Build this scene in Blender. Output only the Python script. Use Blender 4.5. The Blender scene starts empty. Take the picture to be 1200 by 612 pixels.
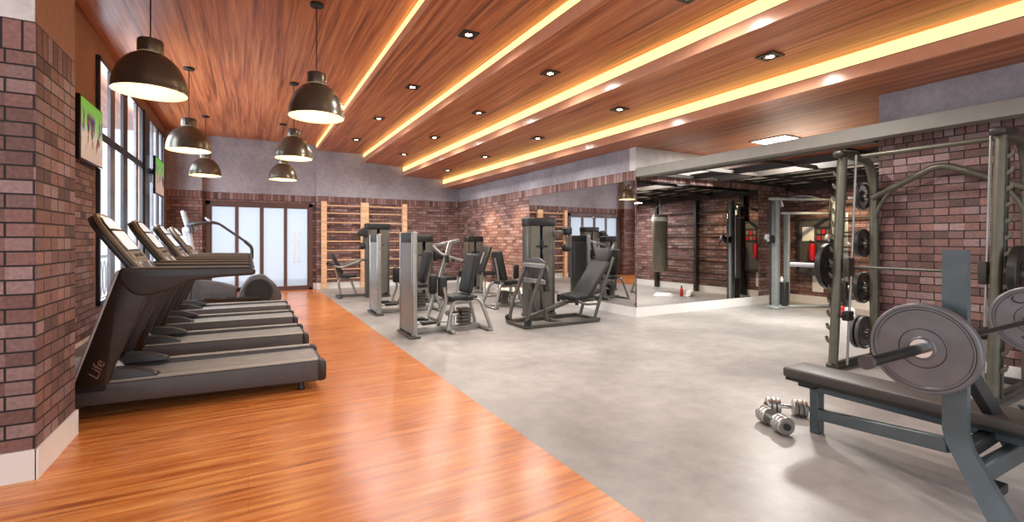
import bpy, bmesh, math, random
from mathutils import Vector, Matrix, Euler
random.seed(7)
SC = bpy.context.scene
COL = SC.collection
PI = math.pi
V = Vector

# ------------------------------------------------------------------ helpers
class MB:
    """collects shapes into ONE mesh object"""
    def __init__(self):
        self.bm = bmesh.new(); self.mi = 0
    def _mark(self, n0):
        self.bm.faces.ensure_lookup_table()
        for f in self.bm.faces[n0:]: f.material_index = self.mi
    def _take(self, t, mat=None):
        if mat is not None: bmesh.ops.transform(t, matrix=mat, verts=t.verts)
        bmesh.ops.recalc_face_normals(t, faces=t.faces)
        me = bpy.data.meshes.new('tmp'); t.to_mesh(me); t.free()
        n0 = len(self.bm.faces)
        self.bm.from_mesh(me); bpy.data.meshes.remove(me); self._mark(n0)
        return self
    def box(self, x0, x1, y0, y1, z0, z1, bev=0, seg=2):
        return self.obox(((x0+x1)/2, (y0+y1)/2, (z0+z1)/2), (abs(x1-x0), abs(y1-y0), abs(z1-z0)), None, bev, seg)
    def obox(self, c, s, rot=None, bev=0, seg=2):
        t = bmesh.new(); bmesh.ops.create_cube(t, size=1)
        bmesh.ops.scale(t, vec=s, verts=t.verts)
        if bev > 0:
            bmesh.ops.bevel(t, geom=t.edges[:], offset=min(bev, min(s)*.49), segments=seg, affect='EDGES', profile=.5)
        M = Matrix.Translation(c)
        if rot is not None: M = M @ (rot.to_4x4() if isinstance(rot, Matrix) else Euler(rot).to_matrix().to_4x4())
        return self._take(t, M)
    def bar(self, p0, p1, w, h, bev=.004, up=(0, 0, 1)):
        """rectangular bar between two points: w across, h along 'up'"""
        p0, p1 = V(p0), V(p1); d = p1-p0; L = d.length; x = d.normalized(); u = V(up)
        if abs(x.dot(u)) > .99: u = V((0, 1, 0))
        y = u.cross(x).normalized(); z = x.cross(y)
        R = Matrix((x, y, z)).transposed()
        return self.obox((p0+p1)/2, (L, w, h), R, bev, 1)
    def tube(self, pts, r, seg=10, fillet=0, closed=False):
        pts = [V(p) for p in pts]
        if fillet > 0 and len(pts) > 2:
            q = [pts[0]]
            for i in range(1, len(pts)-1):
                a, b, c = pts[i-1], pts[i], pts[i+1]
                f = min(fillet, (a-b).length*.49, (c-b).length*.49)
                s, e = b+(a-b).normalized()*f, b+(c-b).normalized()*f
                for k in range(6):
                    u = k/5; q.append(s*(1-u)**2+b*2*u*(1-u)+e*u*u)
            q.append(pts[-1]); pts = q
        t = bmesh.new(); rings = []; n = len(pts); prev = None
        for i, p in enumerate(pts):
            if closed: d = (pts[(i+1) % n]-pts[i-1])
            elif i == 0: d = pts[1]-p
            elif i == n-1: d = p-pts[i-1]
            else: d = (pts[i+1]-p).normalized()+(p-pts[i-1]).normalized()
            d.normalize()
            if prev is None:
                a = V((0, 0, 1)) if abs(d.z) < .9 else V((1, 0, 0)); u = a.cross(d).normalized()
            else:
                u = (prev-d*prev.dot(d)).normalized()
            prev = u; w = d.cross(u)
            rr = r[i] if isinstance(r, (list, tuple)) else r
            rings.append([t.verts.new(p+(u*math.cos(2*PI*k/seg)+w*math.sin(2*PI*k/seg))*rr) for k in range(seg)])
        m = n if closed else n-1
        for i in range(m):
            A, B = rings[i], rings[(i+1) % n]
            for k in range(seg): t.faces.new((A[k], A[(k+1) % seg], B[(k+1) % seg], B[k]))
        if not closed:
            t.faces.new(rings[0][::-1]); t.faces.new(rings[-1])
        return self._take(t)
    def cyl(self, p0, p1, r, seg=20, r2=None):
        return self.tube([p0, p1], [r, r if r2 is None else r2], seg)
    def lathe(self, prof, c=(0, 0, 0), axis='Z', seg=32, rot=None):
        """prof: (radius, height) pairs"""
        t = bmesh.new(); rings = []
        for r, h in prof:
            if r < 1e-5: rings.append([t.verts.new((0, 0, h))])
            else: rings.append([t.verts.new((r*math.cos(2*PI*k/seg), r*math.sin(2*PI*k/seg), h)) for k in range(seg)])
        for A, B in zip(rings, rings[1:]):
            for k in range(seg):
                k2 = (k+1) % seg
                if len(A) == 1 and len(B) == 1: continue
                if len(A) == 1: t.faces.new((A[0], B[k2], B[k]))
                elif len(B) == 1: t.faces.new((A[k], A[k2], B[0]))
                else: t.faces.new((A[k], A[k2], B[k2], B[k]))
        M = Matrix.Translation(c)
        if rot is not None: M = M @ rot.to_4x4()
        elif axis == 'X': M = M @ Matrix.Rotation(PI/2, 4, 'Y')
        elif axis == 'Y': M = M @ Matrix.Rotation(-PI/2, 4, 'X')
        return self._take(t, M)
    def prism(self, poly, a0, a1, plane='XZ', bev=0, seg=2):
        """polygon in a plane, extruded from a0 to a1 along the third axis"""
        t = bmesh.new()
        def P(u, v, w):
            return (u, w, v) if plane == 'XZ' else ((w, u, v) if plane == 'YZ' else (u, v, w))
        A = [t.verts.new(P(u, v, a0)) for u, v in poly]; B = [t.verts.new(P(u, v, a1)) for u, v in poly]
        n = len(poly); t.faces.new(A); t.faces.new(B[::-1])
        for i in range(n): t.faces.new((A[i], B[i], B[(i+1) % n], A[(i+1) % n]))
        bmesh.ops.recalc_face_normals(t, faces=t.faces)
        if bev > 0: bmesh.ops.bevel(t, geom=t.edges[:], offset=bev, segments=seg, affect='EDGES', profile=.5)
        return self._take(t)
    def loft(self, secs):
        """rectangular sections (cx, cy, z, half x, half y) joined top to bottom"""
        t = bmesh.new(); R_ = []
        for cx, cy, z, hx, hy in secs:
            R_.append([t.verts.new((cx+sx*hx, cy+sy*hy, z)) for sx, sy in ((-1, -1), (1, -1), (1, 1), (-1, 1))])
        for A, B in zip(R_, R_[1:]):
            for k in range(4): t.faces.new((A[k], A[(k+1) % 4], B[(k+1) % 4], B[k]))
        t.faces.new(R_[0][::-1]); t.faces.new(R_[-1])
        return self._take(t)
    def frame_prism(self, M, poly, d0, d1, bev=0):
        """polygon (u,v) in the local XY of matrix M, extruded along its local Z"""
        t = bmesh.new()
        A = [t.verts.new((u, v, d0)) for u, v in poly]; B = [t.verts.new((u, v, d1)) for u, v in poly]
        n = len(poly); t.faces.new(A); t.faces.new(B[::-1])
        for i in range(n): t.faces.new((A[i], B[i], B[(i+1) % n], A[(i+1) % n]))
        bmesh.ops.recalc_face_normals(t, faces=t.faces)
        if bev > 0: bmesh.ops.bevel(t, geom=t.edges[:], offset=bev, segments=2, affect='EDGES', profile=.5)
        return self._take(t, M)
    def build(self, name, mats, parent=None, angle=38):
        bm = self.bm
        lim = math.radians(angle)
        for f in bm.faces: f.smooth = True
        for e in bm.edges:
            e.smooth = not (len(e.link_faces) != 2 or e.calc_face_angle(0) > lim)
        me = bpy.data.meshes.new(name); bm.to_mesh(me); bm.free()
        uv = me.uv_layers.new(name='flat')
        for p in me.polygons:                       # flat unwrapping in metres, for bricks and tiles
            n = p.normal; ax = max(range(3), key=lambda i: abs(n[i]))
            for li in p.loop_indices:
                c = me.vertices[me.loops[li].vertex_index].co
                uv.data[li].uv = (c.y, c.z) if ax == 0 else ((c.x, c.z) if ax == 1 else (c.x, c.y))
        if not isinstance(mats, (list, tuple)): mats = [mats]
        for m in mats: me.materials.append(m)
        o = bpy.data.objects.new(name, me); COL.objects.link(o)
        if parent is not None: o.parent = parent
        return o

def tag(o, label, cat, group=None, kind=None):
    o['label'] = label; o['category'] = cat
    if group: o['group'] = group
    if kind: o['kind'] = kind
    return o
def thing(name, label, cat, loc=(0, 0, 0), rz=0, group=None):
    o = bpy.data.objects.new(name, None); COL.objects.link(o)
    o.location = loc; o.rotation_euler = (0, 0, rz); o.empty_display_size = .1
    return tag(o, label, cat, group)
def struct(o, label=None):
    o['kind'] = 'structure'
    if label: o['label'] = label
    return o
def kids(o): return [c for c in bpy.data.objects if c.parent == o]
def dup(root, loc, label, rz=None, group=None):
    r = root.copy(); COL.objects.link(r); r.location = loc
    if rz is not None: r.rotation_euler = (0, 0, rz)
    r['label'] = label
    if group: r['group'] = group
    for ch in kids(root):
        if ch == r: continue
        c = ch.copy(); COL.objects.link(c); c.parent = r
        for g in kids(ch):
            d = g.copy(); COL.objects.link(d); d.parent = c
    return r

# ------------------------------------------------------------------ materials
def lin(r, g=None, b=None):
    if g is None: g = b = r
    f = lambda c: (c/255/12.92 if c/255 <= .04045 else ((c/255+.055)/1.055)**2.4)
    return (f(r), f(g), f(b), 1)
def newmat(name):
    m = bpy.data.materials.new(name); m.use_nodes = True
    nt = m.node_tree; return m, nt, nt.nodes['Principled BSDF']
def N(nt, t, **kw):
    n = nt.nodes.new(t)
    for k, v in kw.items():
        if k in n.inputs: n.inputs[k].default_value = v
        else: setattr(n, k, v)
    return n
def ramp(nt, stops):
    r = nt.nodes.new('ShaderNodeValToRGB'); e = r.color_ramp.elements
    while len(e) < len(stops): e.new(.5)
    for i, (p, c) in enumerate(stops): e[i].position = p; e[i].color = c
    return r
def mixc(nt, typ, fac, a, b):
    m = nt.nodes.new('ShaderNodeMix'); m.data_type = 'RGBA'; m.blend_type = typ
    for sock, val in ((m.inputs[0], fac), (m.inputs[6], a), (m.inputs[7], b)):
        if hasattr(val, 'links') or isinstance(val, bpy.types.NodeSocket): nt.links.new(val, sock)
        else: sock.default_value = val
    return m.outputs[2]
def plain(name, rgb, rough=.45, metal=0., bump=0., scale=300, var=.12, coat=0.):
    """painted / moulded / metal finish with slight procedural wear"""
    m, nt, b = newmat(name); L = nt.links
    tc = N(nt, 'ShaderNodeTexCoord'); nz = N(nt, 'ShaderNodeTexNoise', Scale=9., Detail=4.)
    L.new(tc.outputs['Object'], nz.inputs['Vector'])
    c = lin(*rgb) if isinstance(rgb, tuple) else lin(rgb)
    r = ramp(nt, [(.3, tuple(x*(1-var) for x in c[:3])+(1,)), (.7, tuple(min(1, x*(1+var)) for x in c[:3])+(1,))])
    L.new(nz.outputs['Fac'], r.inputs['Fac']); L.new(r.outputs['Color'], b.inputs['Base Color'])
    b.inputs['Roughness'].default_value = rough; b.inputs['Metallic'].default_value = metal
    if coat: b.inputs['Coat Weight'].default_value = coat
    if bump:
        n2 = N(nt, 'ShaderNodeTexNoise', Scale=float(scale), Detail=2.); L.new(tc.outputs['Object'], n2.inputs['Vector'])
        bp = N(nt, 'ShaderNodeBump', Strength=bump, Distance=.002); L.new(n2.outputs['Fac'], bp.inputs['Height']); L.new(bp.outputs['Normal'], b.inputs['Normal'])
    return m
def brick(name, bw, rh, off, cols, mortar=(30, 23, 23), ms=.0058, rough=.75):
    m, nt, b = newmat(name); L = nt.links
    uv = N(nt, 'ShaderNodeUVMap', uv_map='flat')
    def bt(c1, c2, mo, bias=0.):
        t = N(nt, 'ShaderNodeTexBrick', offset=off, offset_frequency=2, squash=1.)
        for k, v in {'Scale': 1., 'Mortar Size': ms, 'Mortar Smooth': .25, 'Bias': bias, 'Brick Width': bw, 'Row Height': rh, 'Color1': c1, 'Color2': c2, 'Mortar': mo}.items(): t.inputs[k].default_value = v
        L.new(uv.outputs['UV'], t.inputs['Vector']); return t
    t1 = bt(lin(*cols[0]), lin(*cols[1]), lin(*mortar))
    # a second tone, chosen brick by brick from a stepped coordinate
    sep = N(nt, 'ShaderNodeSeparateXYZ'); L.new(uv.outputs['UV'], sep.inputs[0])
    def math_(op, a, bv):
        n = N(nt, 'ShaderNodeMath', operation=op); L.new(a, n.inputs[0])
        if isinstance(bv, float): n.inputs[1].default_value = bv
        else: L.new(bv, n.inputs[1])
        return n.outputs[0]
    row = math_('FLOOR', math_('DIVIDE', sep.outputs['Y'], rh), 0.)
    sh = math_('MULTIPLY', math_('MODULO', row, 2.), off*bw)
    colm = math_('FLOOR', math_('DIVIDE', math_('ADD', sep.outputs['X'], sh), bw), 0.)
    cmb = N(nt, 'ShaderNodeCombineXYZ'); L.new(colm, cmb.inputs[0]); L.new(row, cmb.inputs[1])
    wn = N(nt, 'ShaderNodeTexWhiteNoise', noise_dimensions='3D'); L.new(cmb.outputs[0], wn.inputs['Vector'])
    rp = ramp(nt, [(0., lin(*cols[2])), (.3, lin(*cols[0])), (.55, lin(*cols[1])), (.8, lin(*cols[3])), (1., lin(*cols[0]))])
    L.new(wn.outputs['Value'], rp.inputs['Fac'])
    body = mixc(nt, 'MIX', .78, t1.outputs['Color'], rp.outputs['Color'])
    nz = N(nt, 'ShaderNodeTexNoise', Scale=38., Detail=6., Roughness=.7); L.new(uv.outputs['UV'], nz.inputs['Vector'])
    r2 = ramp(nt, [(.3, (.62, .62, .62, 1)), (.7, (1.15, 1.15, 1.15, 1))]); L.new(nz.outputs['Fac'], r2.inputs['Fac'])
    body = mixc(nt, 'MULTIPLY', 1., body, r2.outputs['Color'])
    fin = mixc(nt, 'MIX', t1.outputs['Fac'], body, lin(*mortar))
    L.new(fin, b.inputs['Base Color']); b.inputs['Roughness'].default_value = rough
    hm = mixc(nt, 'MIX', .25, t1.outputs['Fac'], nz.outputs['Fac'])
    inv = N(nt, 'ShaderNodeMath', operation='SUBTRACT'); inv.inputs[0].default_value = 1.; L.new(t1.outputs['Fac'], inv.inputs[1])
    ad = N(nt, 'ShaderNodeMath', operation='MULTIPLY_ADD'); L.new(nz.outputs['Fac'], ad.inputs[0]); ad.inputs[1].default_value = .25; L.new(inv.outputs[0], ad.inputs[2])
    bp = N(nt, 'ShaderNodeBump', Strength=.7, Distance=.008); L.new(ad.outputs[0], bp.inputs['Height']); L.new(bp.outputs['Normal'], b.inputs['Normal'])
    return m
def wood(name, axis, dark, mid, light, rough, plank=None, spec=.5, fine=1., coat=0.):
    """streaky boards, grain along axis 'X' or 'Y'"""
    m, nt, b = newmat(name); L = nt.links
    tc = N(nt, 'ShaderNodeTexCoord')
    def mapped(sl, sc):
        mp = N(nt, 'ShaderNodeMapping'); mp.inputs['Scale'].default_value = (sl, sc, sc) if axis == 'X' else (sc, sl, sc)
        L.new(tc.outputs['Object'], mp.inputs['Vector']); return mp.outputs['Vector']
    n1 = N(nt, 'ShaderNodeTexNoise', Scale=1., Detail=8., Roughness=.62, Distortion=.6); L.new(mapped((.55 if axis == 'X' else .24)*fine, 9*fine), n1.inputs['Vector'])
    n2 = N(nt, 'ShaderNodeTexNoise', Scale=1., Detail=5., Roughness=.6, Distortion=.25); L.new(mapped((1.2 if axis == 'X' else .5)*fine, 60*fine), n2.inputs['Vector'])
    r1 = ramp(nt, [(.30, lin(*dark)), (.48, lin(*mid)), (.68, lin(*light))]); L.new(n1.outputs['Fac'], r1.inputs['Fac'])
    r2 = ramp(nt, [(.32, (.55, .55, .55, 1)), (.52, (1, 1, 1, 1)), (.75, (1.12, 1.12, 1.12, 1))]); L.new(n2.outputs['Fac'], r2.inputs['Fac'])
    c = mixc(nt, 'MULTIPLY', .85, r1.outputs['Color'], r2.outputs['Color'])
    if plank:
        mp = N(nt, 'ShaderNodeMapping')
        if axis == 'Y': mp.inputs['Rotation'].default_value = (0, 0, PI/2)
        L.new(tc.outputs['Object'], mp.inputs['Vector'])
        t = N(nt, 'ShaderNodeTexBrick', offset=.37, offset_frequency=2)
        for k, v in {'Scale': 1., 'Mortar Size': .0012, 'Mortar Smooth': .1, 'Brick Width': plank[0], 'Row Height': plank[1], 'Color1': (.92, .91, .9, 1), 'Color2': (1.05, 1.05, 1.05, 1), 'Mortar': (.5, .45, .4, 1)}.items(): t.inputs[k].default_value = v
        L.new(mp.outputs['Vector'], t.inputs['Vector'])
        c = mixc(nt, 'MULTIPLY', 1., c, t.outputs['Color'])
    L.new(c, b.inputs['Base Color'])
    rr = ramp(nt, [(.3, (rough*1.25,)*3+(1,)), (.7, (rough*.8,)*3+(1,))]); L.new(n2.outputs['Fac'], rr.inputs['Fac']); L.new(rr.outputs['Color'], b.inputs['Roughness'])
    b.inputs['Specular IOR Level'].default_value = spec
    if coat: b.inputs['Coat Weight'].default_value = coat; b.inputs['Coat Roughness'].default_value = .15
    bp = N(nt, 'ShaderNodeBump', Strength=.12, Distance=.003); L.new(n2.outputs['Fac'], bp.inputs['Height']); L.new(bp.outputs['Normal'], b.inputs['Normal'])
    return m
def mottled(name, a, bcol, scale, rough, bump=.1, spec=.5, det=8.):
    m, nt, b = newmat(name); L = nt.links
    tc = N(nt, 'ShaderNodeTexCoord')
    n1 = N(nt, 'ShaderNodeTexNoise', Scale=scale, Detail=det, Roughness=.6, Distortion=.2); n2 = N(nt, 'ShaderNodeTexNoise', Scale=scale*9, Detail=5., Roughness=.7)
    L.new(tc.outputs['Object'], n1.inputs['Vector']); L.new(tc.outputs['Object'], n2.inputs['Vector'])
    r1 = ramp(nt, [(.22, lin(*a)), (.78, lin(*bcol))]); r1.color_ramp.interpolation = 'EASE'; L.new(n1.outputs['Fac'], r1.inputs['Fac'])
    r2 = ramp(nt, [(.35, (.86, .86, .86, 1)), (.65, (1.08, 1.08, 1.08, 1))]); L.new(n2.outputs['Fac'], r2.inputs['Fac'])
    L.new(mixc(nt, 'MULTIPLY', 1., r1.outputs['Color'], r2.outputs['Color']), b.inputs['Base Color'])
    rr = ramp(nt, [(.1, (rough*.85,)*3+(1,)), (.9, (rough*1.15,)*3+(1,))]); L.new(n1.outputs['Fac'], rr.inputs['Fac']); L.new(rr.outputs['Color'], b.inputs['Roughness'])
    b.inputs['Specular IOR Level'].default_value = spec
    if bump:
        bp = N(nt, 'ShaderNodeBump', Strength=bump, Distance=.004); L.new(n2.outputs['Fac'], bp.inputs['Height']); L.new(bp.outputs['Normal'], b.inputs['Normal'])
    return m
def emit(name, rgb, s):
    m, nt, b = newmat(name); b.inputs['Base Color'].default_value = lin(*rgb)
    b.inputs['Emission Color'].default_value = lin(*rgb); b.inputs['Emission Strength'].default_value = s
    return m
def sheer(name, rgb, clear, rough=.2, trans=0.):
    """part see-through sheet: clear share passes straight, the rest is a painted/frosted face"""
    m, nt, b = newmat(name); L = nt.links
    b.inputs['Base Color'].default_value = lin(*rgb); b.inputs['Roughness'].default_value = rough
    out = nt.nodes['Material Output']
    t = N(nt, 'ShaderNodeBsdfTransparent'); t.inputs['Color'].default_value = (.95, .97, 1, 1)
    mx = nt.nodes.new('ShaderNodeMixShader'); mx.inputs[0].default_value = clear
    src = b.outputs[0]
    if trans:
        tl = N(nt, 'ShaderNodeBsdfTranslucent'); tl.inputs['Color'].default_value = lin(*rgb)
        m2 = nt.nodes.new('ShaderNodeMixShader'); m2.inputs[0].default_value = trans
        L.new(src, m2.inputs[1]); L.new(tl.outputs[0], m2.inputs[2]); src = m2.outputs[0]
    L.new(src, mx.inputs[1]); L.new(t.outputs[0], mx.inputs[2]); L.new(mx.outputs[0], out.inputs['Surface'])
    return m
def sport_screen(name, seed):
    """a lit screen with players on a pitch, blurred"""
    m, nt, b = newmat(name); L = nt.links
    uv = N(nt, 'ShaderNodeUVMap', uv_map='flat'); sep = N(nt, 'ShaderNodeSeparateXYZ'); L.new(uv.outputs['UV'], sep.inputs[0])
    mr = N(nt, 'ShaderNodeMapRange'); mr.inputs['From Min'].default_value = 2.28; mr.inputs['From Max'].default_value = 3.0; L.new(sep.outputs['Y'], mr.inputs['Value'])
    bg = ramp(nt, [(0., lin(222, 178, 158)), (.45, lin(232, 205, 175)), (.62, lin(150, 205, 105)), (1., lin(98, 190, 60))]); L.new(mr.outputs[0], bg.inputs['Fac'])
    mp = N(nt, 'ShaderNodeMapping'); mp.inputs['Scale'].default_value = (9, 3.4, 1); mp.inputs['Location'].default_value = (seed, seed*.7, 0); L.new(uv.outputs['UV'], mp.inputs['Vector'])
    nz = N(nt, 'ShaderNodeTexNoise', Scale=1., Detail=3., Distortion=.4); L.new(mp.outputs[0], nz.inputs['Vector'])
    fig = ramp(nt, [(.50, (0, 0, 0, 1)), (.56, (1, 1, 1, 1))]); L.new(nz.outputs['Fac'], fig.inputs['Fac'])
    band = ramp(nt, [(.15, (0, 0, 0, 1)), (.32, (1, 1, 1, 1)), (.72, (1, 1, 1, 1)), (.86, (0, 0, 0, 1))]); L.new(mr.outputs[0], band.inputs['Fac'])
    k = mixc(nt, 'MULTIPLY', 1., fig.outputs['Color'], band.outputs['Color'])
    n2 = N(nt, 'ShaderNodeTexNoise', Scale=7., Detail=1.); L.new(uv.outputs['UV'], n2.inputs['Vector'])
    fc = ramp(nt, [(.38, lin(60, 50, 110)), (.48, lin(40, 40, 36)), (.55, lin(190, 70, 50)), (.62, lin(70, 80, 160))]); L.new(n2.outputs['Fac'], fc.inputs['Fac'])
    c = mixc(nt, 'MIX', k, bg.outputs['Color'], fc.outputs['Color'])
    L.new(c, b.inputs['Emission Color']); b.inputs['Emission Strength'].default_value = .45
    b.inputs['Base Color'].default_value = (.02, .02, .02, 1); b.inputs['Roughness'].default_value = .3
    return m

BC = [(146, 106, 98), (110, 80, 74), (76, 58, 57), (168, 142, 140)]
M = {}
M['brick'] = brick('brick_running', .235, .0805, .5, BC)
M['soldier'] = brick('brick_soldier', .085, .1725, 0., BC)
M['brown'] = mottled('bounce_tinted_plaster', (146, 104, 80), (162, 118, 92), 2., .6, .04)  # grey plaster with the ceiling's orange bounce put into its colour
M['plaster'] = mottled('grey_plaster', (136, 132, 138), (170, 166, 172), 1.3, .7, .12)
M['plaster_light'] = mottled('pale_plaster', (200, 198, 194), (216, 214, 210), 1.3, .7, .12)
M['white'] = plain('white_board', (232, 230, 226), .4, var=.02)
M['concrete'] = mottled('polished_concrete', (138, 135, 132), (182, 178, 174), .6, .36, .03, .42, 6.)
M['wood_ceiling'] = wood('ceiling_boards', 'Y', (104, 54, 28), (182, 102, 58), (212, 140, 90), .38, None, .5, 1.7)
M['wood_floor'] = wood('floor_boards', 'X', (158, 84, 36), (206, 122, 60), (234, 164, 94), .25, (2.2, .14), .55, 2.6)
M['fascia'] = plain('light_fascia', (205, 150, 118), .22, var=.05)
M['led'] = emit('led_light', (255, 210, 122), 1.5)
M['downlight'] = emit('downlight_glow', (255, 236, 205), 30.)
M['panel_light'] = emit('panel_light', (255, 250, 240), 9.)
M['black'] = plain('black_plastic', (24, 24, 24), .45, var=.2)
M['black_gloss'] = plain('black_gloss', (16, 16, 17), .2, var=.1)
M['vinyl'] = plain('black_vinyl', (27, 28, 27), .55, bump=.15, scale=240)
M['bronze'] = plain('bronze_shade', (100, 96, 86), .27, .55, var=.08)
M['bronze_in'] = plain('warm_white_lining', (255, 234, 190), .5, var=.02)
M['bulb'] = emit('warm_bulb', (255, 214, 130), 4.)
M['alu'] = plain('dark_window_metal', (52, 53, 58), .4, .4)
M['alu_grey'] = plain('grey_window_metal', (112, 114, 120), .4, .4)
M['door_frame'] = plain('brown_door_frame', (88, 60, 52), .45)
M['glass'] = sheer('window_glass', (225, 235, 245), .9, .03)
M['frost'] = sheer('frosted_pane', (212, 221, 233), .5, .25, .7)
M['mirror'] = plain('mirror_silver', (222, 222, 222), .015, 1., var=.0)
M['steel_beam'] = plain('grey_steel_beam', (128, 124, 116), .5, var=.05)
M['dark_steel'] = plain('dark_steel', (44, 40, 36), .5)
M['pale_panel'] = plain('pale_panel', (238, 232, 214), .6, var=.05)
M['pine'] = wood('pale_pine', 'X', (206, 158, 116), (226, 182, 140), (238, 200, 160), .5)
M['tm_dark'] = plain('charcoal_casing', (50, 46, 45), .36)
M['tm_side'] = plain('dark_side_rail', (74, 71, 71), .42)
M['tm_mid'] = plain('taupe_rail', (128, 121, 110), .4)
M['tm_tread'] = plain('pale_tread_strip', (158, 156, 150), .45)
M['tm_light'] = plain('pale_grey_casing', (172, 176, 180), .4)
M['tm_bronze'] = plain('brown_upright', (52, 40, 34), .34, .3)
M['belt'] = plain('grey_belt', (138, 138, 136), .62, bump=.1)
M['tan'] = plain('tan_panel', (120, 104, 82), .4)
M['screen_pale'] = plain('pale_screen', (226, 230, 232), .18, var=.05)
for n_ in M['screen_pale'].node_tree.nodes:
    if n_.type == 'BSDF_PRINCIPLED': n_.inputs['Emission Color'].default_value = (.9, .95, 1, 1); n_.inputs['Emission Strength'].default_value = .3
M['letter'] = plain('pale_lettering', (128, 94, 80), .4)
M['silver'] = plain('silver_frame', (156, 155, 149), .30, .6)
M['grey_frame'] = plain('grey_frame', (88, 86, 80), .36, .5)
M['shroud'] = sheer('smoked_shroud', (150, 153, 148), .32, .25)
M['shroud_dark'] = plain('grey_shroud', (104, 101, 94), .4, .2)
M['stack'] = plain('weight_stack_iron', (60, 60, 58), .4, .4)
M['chrome'] = plain('chrome', (214, 214, 210), .12, 1.)
M['olive'] = plain('olive_grey_paint', (94, 91, 78), .36, .35)
M['olive_dark'] = plain('dark_olive_paint', (58, 56, 48), .4, .3)
M['bench_grey'] = plain('blue_grey_paint', (84, 94, 98), .36, .25)
M['bench_dark'] = plain('dark_bench_paint', (30, 31, 32), .4)
M['pad'] = plain('charcoal_pad', (70, 64, 60), .45, bump=.1)
M['plate'] = plain('grey_iron_plate', (112, 110, 112), .34, .45)
M['plate_dark'] = plain('black_iron_plate', (40, 40, 38), .35, .3)
M['bar_dark'] = plain('dark_bar', (27, 25, 25), .32, .3)
M['db'] = plain('brushed_steel', (178, 174, 168), .28, .9)
M['bag'] = plain('grey_bag_leather', (112, 104, 90), .42, bump=.1)
M['pale_blue'] = plain('pale_blue_grey_frame', (158, 166, 166), .38, .3)
M['cab'] = plain('dark_grey_cabinet', (82, 80, 76), .45)
M['red'] = plain('red_paint', (188, 24, 34), .3)
M['paper'] = plain('white_paper', (238, 236, 230), .7, var=.02)
M['towel'] = plain('white_towel', (244, 242, 236), .9, bump=.6, scale=160, var=.02)

# ------------------------------------------------------------------ the room
Y0, YB = -1.6, 14.0
ZB = 2.5875       # top of the brick
XL, XR = -1.72, 5.94
# floors
b = MB(); b.box(1.66, 11., Y0, YB+.5, -.2, 0); struct(b.build('floor', M['concrete']), 'polished grey concrete floor')
b = MB(); b.box(-3.2, 1.66, Y0, YB+.5, -.2, 0.); struct(b.build('floor_wood', M['wood_floor']), 'glossy orange wood floor')
# stepped timber ceiling
PAN = [(-3.2, 1.64, 4.01, 4.01), (1.64, 2.91, 3.85, 3.86), (2.91, 4.08, 3.63, 3.56), (4.08, 5.36, 3.30, 3.26), (5.36, 11., 3.0, 3.0)]
b = MB()
for i, (xa, xb, za, zb) in enumerate(PAN):
    b.mi = 0
    b.prism([(xa+.001, za), (xb+.03, zb), (xb+.03, zb+.15), (xa+.001, za+.15)] if i == 0 else
            [(xa+.03, za), (xb+(.03 if i < 4 else 0), zb), (xb+(.03 if i < 4 else 0), zb+.18), (xa+.03, za+.18)], Y0, YB+.4)
    if i:
        b.mi = 1; b.box(xa, xa+.03, Y0, YB+.4, za, za+(.125 if i > 1 else .06))
struct(b.build('ceiling', [M['wood_ceiling'], M['fascia']]), 'stepped timber ceiling')
ordn = ['first', 'second', 'third', 'fourth', 'fifth', 'sixth']
for i in range(1, 5):
    xa, za = PAN[i][0], PAN[i][2]; top = PAN[i-1][3]
    lo = za+(.125 if i > 1 else .06)
    t = thing('light_strip', 'long warm light strip along the %s step of the timber ceiling from the windows' % ordn[i-1], 'light strip', (xa+.012, 6.2, lo), 0, 'warm strips in the ceiling steps')
    b = MB(); b.box(-.008, .018, -7.8, 7.8, 0.010, top-lo-.002); b.build('diffuser', M['led'], t)
    b = MB(); b.box(-.01, .018, -7.8, 7.8, 0.001, .010); b.build('channel', M['alu_grey'], t)

def brickwall(name, boxes, mats=None, label=None):
    b = MB()
    for (x0, x1, y0, y1, z0, z1, mi) in boxes:
        b.mi = mi; b.box(x0, x1, y0, y1, z0, z1)
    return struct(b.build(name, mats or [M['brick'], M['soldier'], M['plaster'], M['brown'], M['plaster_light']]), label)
BT = 2.415
def stackz(x0, x1, y0, y1, ztop, upper=2): return [(x0, x1, y0, y1, 0, BT, 0), (x0, x1, y0, y1, BT, ZB, 1), (x0, x1, y0, y1, ZB, ztop, upper)]
# brick pier beside the camera: pale plaster over its front, plaster with orange bounce in its colour over its side
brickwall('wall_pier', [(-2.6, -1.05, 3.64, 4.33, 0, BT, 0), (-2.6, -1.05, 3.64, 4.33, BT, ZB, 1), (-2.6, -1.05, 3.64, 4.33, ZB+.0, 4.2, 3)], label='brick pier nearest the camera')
b = MB(); b.box(-2.6, -1.045, 3.625, 3.64, 0, .17); b.box(-1.05, -1.035, 3.625, 4.345, 0, .17); struct(b.build('baseboard_pier', M['white']))
b = MB(); b.box(-2.6, -1.052, 3.632, 3.64, ZB, 4.2); struct(b.build('trim_1', M['plaster_light']))
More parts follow.
